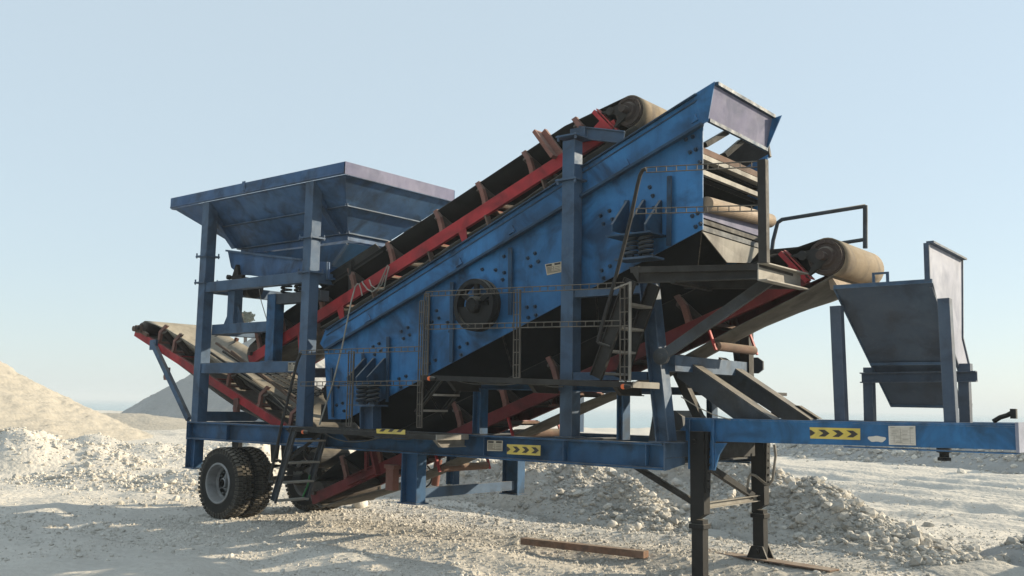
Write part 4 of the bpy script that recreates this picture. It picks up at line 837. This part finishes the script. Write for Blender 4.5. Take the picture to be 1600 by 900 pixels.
z_ = at(935, 456, .05).z; b = MB(); b.box((x3+.178, .05, z_-.045), (at(1010, 450, .05).x, .15, z_+.04)); b.build('walkway_beam', 'tower_blue', mach)
for y0, y1 in ((.0, .0), (2.12, 2.12)):
    a0, a1 = at(1014, 441, .08), at(1041, 690, .08); dy = V((0, y0, 0)); b = MB(); b.ibeam(a1+dy, a0+dy, .17, .165, (1, 0, 0), .014, .03); b.box(a1+dy+V((-.16, -.1, -.012)), a1+dy+V((.18, .1, .0)))
    b.build('frame_leg', 'tower_blue', mach)
    if y0 > 1: continue
    b = MB(); d0, d1 = at(1034, 557, -.02)+V((0, y0*1.02, 0)), at(1206, 436, .10)+V((0, y0*1.0, 0)); b.bar(d0, d1, .05, .11); b.lathe(d0+V((0, -.03, 0)), (0, 1, 0), [(0, .09), (.05, .09)], 20); b.lathe(d0+V((0, -.04, 0)), (0, 1, 0), [(0, .03), (.05, .03)], 10); b.build('diagonal_strut', 'steel_blue', mach)
xc = -5.40; zt_, zb_ = atX(1075, 558, xc).z, atX(1075, 582, xc).z
b = MB(); b.box((xc-.08, .17, zb_), (xc+.08, 2.12, zt_)); b.build('frame_crossbeam', 'tower_blue', mach)
b = MB(); b.box((xc-.05, .2, 1.49), (xc+.05, 2.1, 1.60)); b.build('frame_crossbeam', 'steel_blue', mach)
for y0, px4 in ((.56, ((1060, 556), (1207, 657), (1152, 657), (1058, 588))), (1.62, ((1123, 560), (1266, 657), (1228, 657), (1110, 580)))):
    b = MB(); b.prism([at(*q, y0) for q in px4], (0, .018, 0)); p_ = [at(*q, y0) for q in px4]; o_ = V((0, .17, 0)); b.prism([q+o_ for q in p_], (0, .018, 0))
    quad(b, [p_[0]+V((0, -.004, .002)), p_[1]+V((0, -.004, .002)), p_[1]+o_+V((0, .022, .002)), p_[0]+o_+V((0, .022, .002))], (0, 0, .014)); quad(b, [p_[3], p_[2], p_[2]+o_, p_[3]+o_], (0, 0, -.012)); b.build('diagonal_brace', 'steel_blue', mach)
b = MB(); p = at(1178, 571, 2.3); b.prism([p+V((-.2, 0, -.1)), p+V((.05, 0, -.1)), p+V((.12, 0, -.05)), p+V((.12, 0, .05)), p+V((.05, 0, .1)), p+V((-.2, 0, .1))], (0, .03, 0)); b.build('lifting_lug', 'steel_blue', mach)
b = MB(); b.box((xc-.9, 2.15, 2.02), (xc+.3, 2.6, 2.06)); b.build('far_walkway', 'steel_dark', mach)
b = MB(); b.chan((xc+.02, 1.0, 1.55), (xc-.4, 1.0, 2.35), .1, .1, (1, 0, 0)); b.build('frame_crossbeam', 'steel_dark', mach)
b = MB(); b.box((-5.3, 1.95, 1.75), (-5.42, 2.08, 2.9)); b.build('frame_post', 'steel_dark', mach)
b = MB(); b.prism([(-5.0, 1.75, 1.75), (-4.35, 1.75, 1.75), (-4.6, 1.75, 1.9), (-4.85, 1.75, 1.9)], (0, .1, 0)); b.build('jack_base', 'steel_dark', mach)

# ================================================================== WALKWAYS, LADDERS, RAILS
def rail(parent, p, q, gap=.055, tie=.11, r=.0065):
    b = MB(); p, q = V(p), V(q); u_ = V((0, 0, gap/2)); b.tube([p+u_, q+u_], r, 6); b.tube([p-u_, q-u_], r, 6); n = max(2, int((q-p).length/tie))
    for i in range(n+1): c_ = lerp(p, q, i/n); b.tube([c_-u_*1.15, c_+u_*1.15], r*.9, 5)
    return b.build('rail', 'rail_steel', parent)
def railpost(parent, p, q, gap=.05, n3=3):
    b = MB(); p, q = V(p), V(q)
    for k in range(n3): u_ = V((gap*(k-(n3-1)/2), 0, 0)); b.tube([p+u_, q+u_], .009 if k != n3-1 else .014, 6)
    n = max(2, int((q-p).length/.13))
    for i in range(n+1): c_ = lerp(p, q, i/n); b.tube([c_-V((gap, 0, 0)), c_+V((gap, 0, 0))], .005, 5)
    return b.build('rail_post', 'rail_steel', parent)
def deck(name, p, q, y0, y1, mat='steel_dark', edge=.06):
    """grating between p and q (outer edge ends), from y0 to y1"""
    p, q = V(p), V(q); b = MB(); t_ = (q-p).normalized(); n = int((q-p).length/.034)
    for y in (y0, y1-.01): b.bar(V((p.x, y+.005, p.z-edge/2)), V((q.x, y+.005, q.z-edge/2)), .012, edge)
    for y in np.linspace(y0+.08, y1-.08, 6): b.bar(V((p.x, y, p.z-.02)), V((q.x, y, q.z-.02)), .006, .03)
    for i in range(n+1): c_ = lerp(p, q, i/n); b.box((c_.x-.008, y0+.012, c_.z-.03), (c_.x+.008, y1-.012, c_.z-.002))
    return b.build(name, mat, mach)
def bracket(px, pyt, dz, Yo=-.58, mat='steel_dark', taper=.2):
    p = at(px, pyt, 0); b = MB(); z = p.z
    b.prism([(p.x, 0, z), (p.x, Yo, z), (p.x, Yo+.14, z-dz), (p.x, 0, z-dz)], (-.012, 0, 0)); b.box((p.x-.05, Yo, z), (p.x+.012, 0, z+.012)); b.bar((p.x, Yo+.14, z-dz), (p.x, -.001, z-dz), .06, .012); b.bar((p.x-.0, Yo, z), (p.x, Yo+.14, z-dz), .05, .012, (0, -1, 0)); b.build('walkway_bracket', mat, mach)
YO = -.60
# lower walkway
w0, w1 = at(470, 667.5, YO), at(681, 680, YO); lw = deck('lower_walkway', w0+V((-.25, 0, 0)), w1, YO, -.02)
b = MB(); b.box((w1.x, YO, w1.z-.06), (w1.x+.012, -.02, w1.z+.005)); b.build('end_strip', 'steel_pale', lw)
bracket(726, 682, .12, mat='steel_pale'); bracket(585, 673, .12); bracket(500, 670, .12)
rail(lw, at(470, 551, YO), at(658, 545, YO)); rail(lw, at(470, 600, YO), at(655, 598.5, YO))
railpost(lw, at(545, 666, YO), at(549, 549, YO)); railpost(lw, at(655, 668, YO), at(660, 470, YO), .04)
b = MB(); P4 = [at(588, 670, YO-.012), at(633, 671.5, YO-.012), at(633, 679, YO-.012), at(588.5, 677, YO-.012)]; uv = lambda u, v: lerp(lerp(P4[0], P4[1], u), lerp(P4[3], P4[2], u), v)
b.prism(P4, (0, .004, 0)); b.m = 1
for u in (.12, .42, .72): b.prism([uv(*q)+V((0, -.003, 0)) for q in ((u+.08, 0), (u+.22, 0), (u+.12, .55), (u-.02, .55))], (0, .002, 0))
b.build('hazard_strip', ['yellow', 'ink'], lw)
# middle walkway
m0, m1 = at(657, 586, YO), at(986, 596.5, YO); mw = deck('middle_walkway', m0, m1, YO, -.02)
b = MB(); b.box((m1.x, YO+.02, m1.z-.06), (m1.x+.012, -.05, m1.z+.005)); b.build('end_strip', 'steel_pale', mw)
bracket(749, 596, .12); bracket(873, 598, .12); bracket(1003, 601, .12, mat='steel_dark')
rail(mw, at(665, 459.5, YO), at(975, 445.5, YO)); rail(mw, at(667, 511, YO), at(970, 505, YO))
railpost(mw, at(664, 586, YO), at(667, 459, YO), .04); railpost(mw, at(807, 590, YO), at(808, 453, YO), .045); railpost(mw, at(976, 595, YO), at(976, 445, YO), .055); 
b = MB(); b.tube([at(984, 596, YO), at(985, 440, YO)], .016, 8); b.tube([at(958, 452, YO), at(986, 441, YO)], .01, 6); b.build('rail_post', 'steel_pale', mw)
# top platform
t0, t1 = at(985, 417, YO), at(1184, 412, YO); tp = deck('top_platform', t0, t1, YO, .22)
b = MB(); b.box((t0.x+.1, YO-.012, t0.z-.04), (t0.x+.11, YO, t0.z)); b.chan(V((t0.x+.08, YO+.03, t0.z-.115)), V((t1.x, YO+.03, t1.z-.085)), .05, .12); b.bar(V((t0.x+.2, .2, t0.z-.1)), V((t1.x, .2, t1.z-.1)), .05, .12); b.prism([V((t0.x-.02, YO, t0.z)), V((t0.x+.1, YO, t0.z-.17)), V((t0.x+.1, YO, t0.z))], (0, .012, 0))
b.bar(V((t0.x+.5, YO, t0.z-.19)), V((t0.x+.5, .2, t0.z-.19)), .06, .03); b.build('platform_frame', 'steel_dark', tp)
b = MB(); q0 = at(1191, 424, YO); b.chan(q0, V((q0.x, .40, q0.z+.01)), .10, .17, (0, 0, 1), .012, 1); b.build('platform_end', 'steel_pale', tp)
b = MB(); b.box(at(1193, 408, YO)+V((-.035, -.035, -.02)), at(1193, 250, YO)+V((.035, .035, 0))); b.build('rail_post', 'steel_dark', tp)
rail(tp, at(1010, 265.5, YO), at(1192, 256, YO)); rail(tp, at(994, 330, YO), at(1192, 325, YO))
b = MB(); hp = [(1009, 264), (1004, 266), (1000, 274), (996, 290), (985, 343), (972, 395), (957, 452), (941, 508), (934, 535)]; b.tube([at(*q, YO) for q in hp], .021, 12); b.tube([at(934, 535, YO), at(953, 542, YO), ], .014, 8); b.build('handrail', 'steel_dark', tp)
# stair between middle walkway and top platform
def stair(name, a0, a1, y0, y1, treads, wd=.13, mat='steel_dark', tm='steel_pale', far=None):
    a0, a1 = V(a0), V(a1); b = MB()
    b.chan(a0, a1, .04, wd, (-1, 0, .3), .008, 1); o = b.build(name, mat, mach); dy = V((0, y1-y0, 0)); b = MB(); b.chan(a0+dy, a1+dy, .04, wd, (-1, 0, .3), .008, 1); b.build('stringer', mat, o)
    for t in treads:
        c_ = lerp(a0, a1, t); b = MB(); b.box((c_.x-.05, y0+.02, c_.z-.018), (c_.x+.09, y1-.02, c_.z+.006)); b.build('tread', tm, o)
    return o
s0 = at(931, 590, -.58); s1 = at(985, 437, -.58); stair('stair', s0, s1, -.58, -.10, (.05, .28, .52, .76), .15)
g0, g1 = at(650, 645, -.58), at(690, 592, -.58); stair('step_ladder', g0, g1, -.58, -.12, (.08, .55), .05, 'steel_dark')
l0, l1 = at(427, 784, YO), at(460, 670, YO); ld = stair('access_ladder', l0, l1, YO, -.04, (.02, .27, .54, .84), .10, 'steel_blue')
b = MB(); b.tube([at(*q, YO-.05) for q in ((427, 754), (421, 752), (424, 738), (440, 664), (464, 566), (470, 551))], .020, 10); b.build('handrail', 'steel_dark', ld)
b = MB(); b.bar(at(455, 716, -.4), at(507, 672, -.2), .03, .04); b.build('ladder_brace', 'steel_dark', ld)
b = MB(); p = at(482, 726, -.05); b.tube([at(484, 742, -.06), at(481, 758, -.06), at(475, 772, -.06), at(472, 780, -.06)], .012, 8); gh = b.build('green_strap', 'green', ld)
for q in ((474, 675), (671, 591.5), (973.5, 604)):
    b = MB(); p = at(*q, YO-.02); b.lathe(p+V((.10, 0, 0)), (-1, 0, 0), [(0, .016), (.05, .027), (.08, .028)], 12); b.m = 1; b.smooth = True; b.lathe(p+V((.02, 0, 0)), (-1, -.4, 0), [(0, .028), (.022, .028), (.038, .02), (.042, .004)], 14); b.build('marker_lamp', ['steel_dark', 'orange'], mach)
for par, pts in ((lw, ((500, 672), (540, 690), (600, 682), (650, 684))), (lw, ((545, 670), (585, 684), (640, 676))), (mw, ((700, 590), (760, 600), (830, 594), (880, 604))), (mw, ((720, 592), (800, 598), (905, 596), (960, 602)))):
    b = MB(); q = [at(*p_, YO+.02) for p_ in pts]; qq = []
    for i in range(len(q)-1):
        for t in np.linspace(0, 1, 6, endpoint=False): qq.append(lerp(q[i], q[i+1], t)+V((0, .02*math.sin(3*i+t), -.03*math.sin(math.pi*t))))
    b.tube(qq+[q[-1]], .008, 6); b.build('cable', 'steel_dark', par)
# far side rail
b = MB(); yr = 2.75; b.tube([at(*q, yr) for q in ((1206, 392), (1208, 376), (1215, 348), (1222, 343), (1352, 322), (1352, 322))], .026, 10); b.tube([at(1352, 321, yr), at(1352, 388, yr)], .03, 10); b.tube([at(1204, 397, yr), at(1352, 374, yr)], .024, 10); b.build('far_rail', 'steel_blue', mach)
b = MB(); p = at(1204, 400, yr); b.box((p.x-1.6, 1.9, p.z-.12), (at(1352, 385, yr).x, yr+.05, p.z-.06)); b.build('far_platform', 'steel_dark', mach)

# ================================================================== DISCHARGE CHUTE ON THE GOOSENECK
yc = .47; c0, c1 = at(1303, 449, yc), at(1457, 439, yc); e0, e1 = at(1393, 634, 1.85), at(1502, 636, 1.85)
b = MB(); quad(b, [c0, c1, e1, e0], (0, .01, .012)); chute = b.build('discharge_chute', 'chute_grey', mach)
b = MB(); b.bar(c0, c1, .03, .04); b.bar(lerp(c0, e0, .62)+V((0, -.012, -.012)), lerp(c1, e1, .62)+V((0, -.012, -.012)), .03, .03); b.bar(e0, e1, .05, .03); b.bar(c0, e0, .04, .012, (1, 0, 0))
p = at(1376, 438, yc); b.box(p+V((-.08, -.01, -.02)), p+V((-.055, .01, .08))); b.box(p+V((.055, -.01, -.02)), p+V((.08, .01, .08))); b.box(p+V((-.055, -.01, .06)), p+V((.055, .01, .08))); b.build('chute_rib', 'tower_blue', chute)
Xw = c1.x; q0 = atX(1447, 380, Xw+.0); wt0 = at(1448, 380, yc); Xw = wt0.x; wt1 = atX(1501, 407, Xw); wm = atX(1501.5, 528, Xw); wb = atX(1514, 580, Xw)
b = MB(); b.prism([wt0, wt1, wm, V((Xw, wb.y, wb.z)), V((Xw, 1.85, e1.z)), V((Xw, lerp(c1, e1, .5).y, lerp(c1, e1, .5).z)), V((Xw, yc, c1.z))], (.012, 0, 0)); b.build('side_wall', 'pale_wall', chute)
b = MB(); b.bar(wt0+V((.03, 0, .01)), wt1+V((.03, 0, .01)), .07, .02); b.bar(wt0+V((.0, -.012, .0)), V((Xw, yc-.012, c1.z)), .05, .02, (0, 1, 0)); b.bar(wt1, wm, .05, .02, (0, 1, 0)); b.bar(wm, wb, .05, .02, (0, 1, 0)); b.bar(V((Xw+.01, .52, c1.z-.05)), V((Xw+.01, 1.8, e1.z+.02)), .03, .02); b.build('wall_edge', 'chute_grey', chute)
b = MB(); quad(b, [c0, e0, e0+V((0, .1, .25)), c0+V((0, .6, .05))], (.01, 0, 0)); b.build('side_wall', 'chute_grey', chute)
for (tx, ty), (bx, by) in (((1305, 478), (1313, 660)), ((1474, 466), (1485, 660))):
    b = MB(); p1, p0 = at(tx, ty, .5), at(bx, by, .5); b.chan(V((p0.x, .54, 1.735)), V((p1.x, .54, p1.z)), .10, .11, (1, 0, 0), .01, 1); b.build('chute_post', 'chute_grey', mach, bevel=.003)
for bx in (1357, 1507):
    b = MB(); p0, p1 = at(bx, 650, 1.40), at(bx, 592, 1.40); b.box((p0.x-.052, 1.40, 1.56), (p0.x+.052, 1.50, p1.z)); b.build('chute_post', 'chute_grey', mach, bevel=.003)
z_ = at(1430, 590, 1.38).z; b = MB(); b.chan((at(1345, 590, 1.38).x, 1.38, z_), (at(1526, 590, 1.38).x, 1.38, z_+.01), .07, .11, (0, 0, 1), .012, 1); b.box((at(1357, 582, 1.38).x-.05, 1.36, z_+.058), (at(1357, 582, 1.38).x+.05, 1.46, z_+.11)); b.box((at(1507, 582, 1.38).x-.06, 1.36, z_+.058), (at(1507, 582, 1.38).x+.06, 1.46, z_+.14)); b.build('chute_crossbar', 'chute_grey', mach)

# ================================================================== LOOSE THINGS
b = MB(); p = at(1104, 319, .3); q = atX(1203, 345, p.x+.02); b.smooth = True; b.lathe(p, (q-p), [(0, .055), (0, .085), ((q-p).length, .085), ((q-p).length, .055)], 24); b.smooth = False
o = b.build('matting_roll', 'roller', None, p); tag(o, 'tan roll of screen matting lying across the open raised end of the screen', 'roll')
def tube_thing(name, pts, r, mat, label, cat, group=None):
    b = MB(); b.tube(pts, r, 8); o = b.build(name, mat, None, pts[0]); return tag(o, label, cat, group)
for k, (a_, b_, y_, lab) in enumerate((((338, 536), (462, 622), .62, 'topmost dark steel rod on the rear conveyor, its tip sticking up beside the rear column'),
        ((326, 549), (455, 634), .70, 'dark steel rod just under the topmost one on the rear conveyor belt'),
        ((328, 556), (448, 640), .80, 'dark steel rod in the middle of the bundle on the rear conveyor belt'),
        ((349, 549), (470, 628), .86, 'dark steel rod lying on the far side of the bundle on the rear conveyor belt'),
        ((362, 549), (478, 640), .58, 'dark steel rod at the near side of the bundle on the rear conveyor belt'))):
    tube_thing('steel_rod', [at(*a_, y_), at(*b_, y_-.05)], .024, 'steel_dark' if k % 2 else 'rust', lab, 'rod', 'steel rods lying on the rear conveyor')
b = MB(); p, q = at(366, 578, .56), at(468, 652, .5); b.chan(p, q, .05, .12, (0, 0, 1), .01, 1); tag(b.build('steel_channel', 'steel_dark', None, p), 'long dark steel channel lying along the rear conveyor, lowest of the scrap there', 'steel channel')
b = MB(); p, q = at(392, 577, .75), at(470, 620, .7)
for i in range(15): c_ = lerp(p, q, i/14); b.bar(c_, c_+V((0, .55, .05)), .012, .012)
for y in (0, .18, .36, .55): b.bar(p+V((0, y, .05*y)), q+V((0, y, .05*y)), .015, .015)
tag(b.build('wire_grating', 'leg_black', None, p), 'black wire grating panel dumped on the rear conveyor beneath the steel rods', 'grating')
b = MB(); yl = .40
b.tube([at(*q, y) for q, y in (((606, 414), .38), ((600, 428), .36), ((590, 450), .36), ((582, 456), .36), ((574, 452), .36), ((568, 444), .38), ((566, 440), .41))], .011, 8)
b.tube([at(*q, .37) for q in ((608, 416), (603, 436), (600, 452), (592, 451))], .010, 8)
b.tube([at(*q, .37) for q in ((577, 437), (580, 446), (587, 451), (596, 446), (602, 430))], .010, 8)
b.tube([at(*q, y) for q, y in (((559, 443), .40), ((555, 448), .36), ((549, 470), .24), ((545, 490), .16), ((535, 540), .12), ((520, 600), .05), ((508, 636), .0), ((499, 664), -.06))], .012, 8)
b.tube([at(561, 443, .37), at(564, 452, .36), at(566, 462, .37)], .010, 8)
tag(b.build('rope', 'rope', None, at(560, 443, .4)), 'thin grey rope knotted round the upper red conveyor beam and hanging down to the chassis', 'rope')
tube_thing('wire', [at(1064, 620, .3), at(1090, 636, .35), at(1115, 648, .4), at(1142, 656, .45)], .006, 'rope', 'thin pale wire running down beside the frame leg to the front beam', 'wire')
b = MB(); b.tube([at(405, 452, .5), at(408, 470, .5), at(414, 490, .5), at(418, 503, .5)], .007, 6); tag(b.build('power_cable', 'rope', None, at(405, 452, .5)), 'thin cable hanging from the vibrator motor under the feeder pan', 'cable')
g0, g1 = atZ(817, 842, .09), atZ(1008, 863, .09); gz = max(ground_h(np.array([g0.x, g1.x]), np.array([g0.y, g1.y])))+.05
b = MB(); g0 = V((g0.x, g0.y, gz)); g1 = V((g1.x, g1.y, gz)); b.chan(g0, g1, .12, .085, (0, 0, 1), .014, -1); b.box(g1+V((-.10, -.07, -.04)), g1+V((.02, .05, .045))); o = b.build('rusty_channel', 'rusty_beam', None, g0); tag(o, 'rusty brown steel channel lying alone on the sunlit gravel', 'steel beam')
k0, k1 = V((-6.05, 2.02, .06)), V((-4.2, 1.72, .05)); b = MB(); b.chan(k0, k1, .2, .09, (0, 0, 1), .014, 1)
tag(b.build('rusty_channel', 'rusty_beam', None, k0), 'rusty brown steel beam laid under the foot of the far black front leg', 'steel beam')
# small tree beyond the gravel heap, its top just showing
tc = at(385, 490, 46); b = MB(); tr_ = empty('tree', (tc.x, tc.y, 0)); tag(tr_, 'grey-green treetop just showing above the feeder beam between the rear posts', 'tree')
b.tube([(tc.x, tc.y, 0), (tc.x+.1, tc.y, tc.z*.5), (tc.x, tc.y, tc.z-.5)], .16, 8)
for k in range(6): a_ = k*1.05; b.tube([(tc.x, tc.y, tc.z-2.2+.2*k), (tc.x+.9*math.cos(a_), tc.y+.9*math.sin(a_), tc.z-1.1+.2*k)], .05, 6)
b.build('trunk', 'rust', tr_)
b = MB()
for k in range(1500):
    d_ = V(rng.normal(size=3)); d_.normalize(); q = V((tc.x, tc.y, tc.z-.35)) + V((d_.x*.75, d_.y*.75, d_.z*.5))*(rng.random()**.4)*(1+.4*mnoise.noise(d_*2)); a_ = V(rng.normal(size=3)).normalized()*.10; c_ = a_.orthogonal().normalized()*.06
    b.add([q-a_, q+c_, q+a_, q-c_], [[0, 1, 2, 3]])
b.build('crown', 'leaf', tr_)

# ================================================================== THE AIR
b = MB(); b.box((-9000, -600, -3.6), (9000, 16000, 9.0)); hz_ = b.build('haze', 'black'); hz_['kind'] = 'stuff'
m = bpy.data.materials.new('haze_air'); m.use_nodes = True; N, L = m.node_tree.nodes, m.node_tree.links; N.remove(N['Principled BSDF'])
pv = N.new('ShaderNodeVolumePrincipled'); pv.inputs['Color'].default_value = (.86, .94, 1, 1); pv.inputs['Density'].default_value = 0.0012; pv.inputs['Anisotropy'].default_value = 0
L.new(pv.outputs[0], N['Material Output'].inputs['Volume']); hz_.data.materials[0] = m
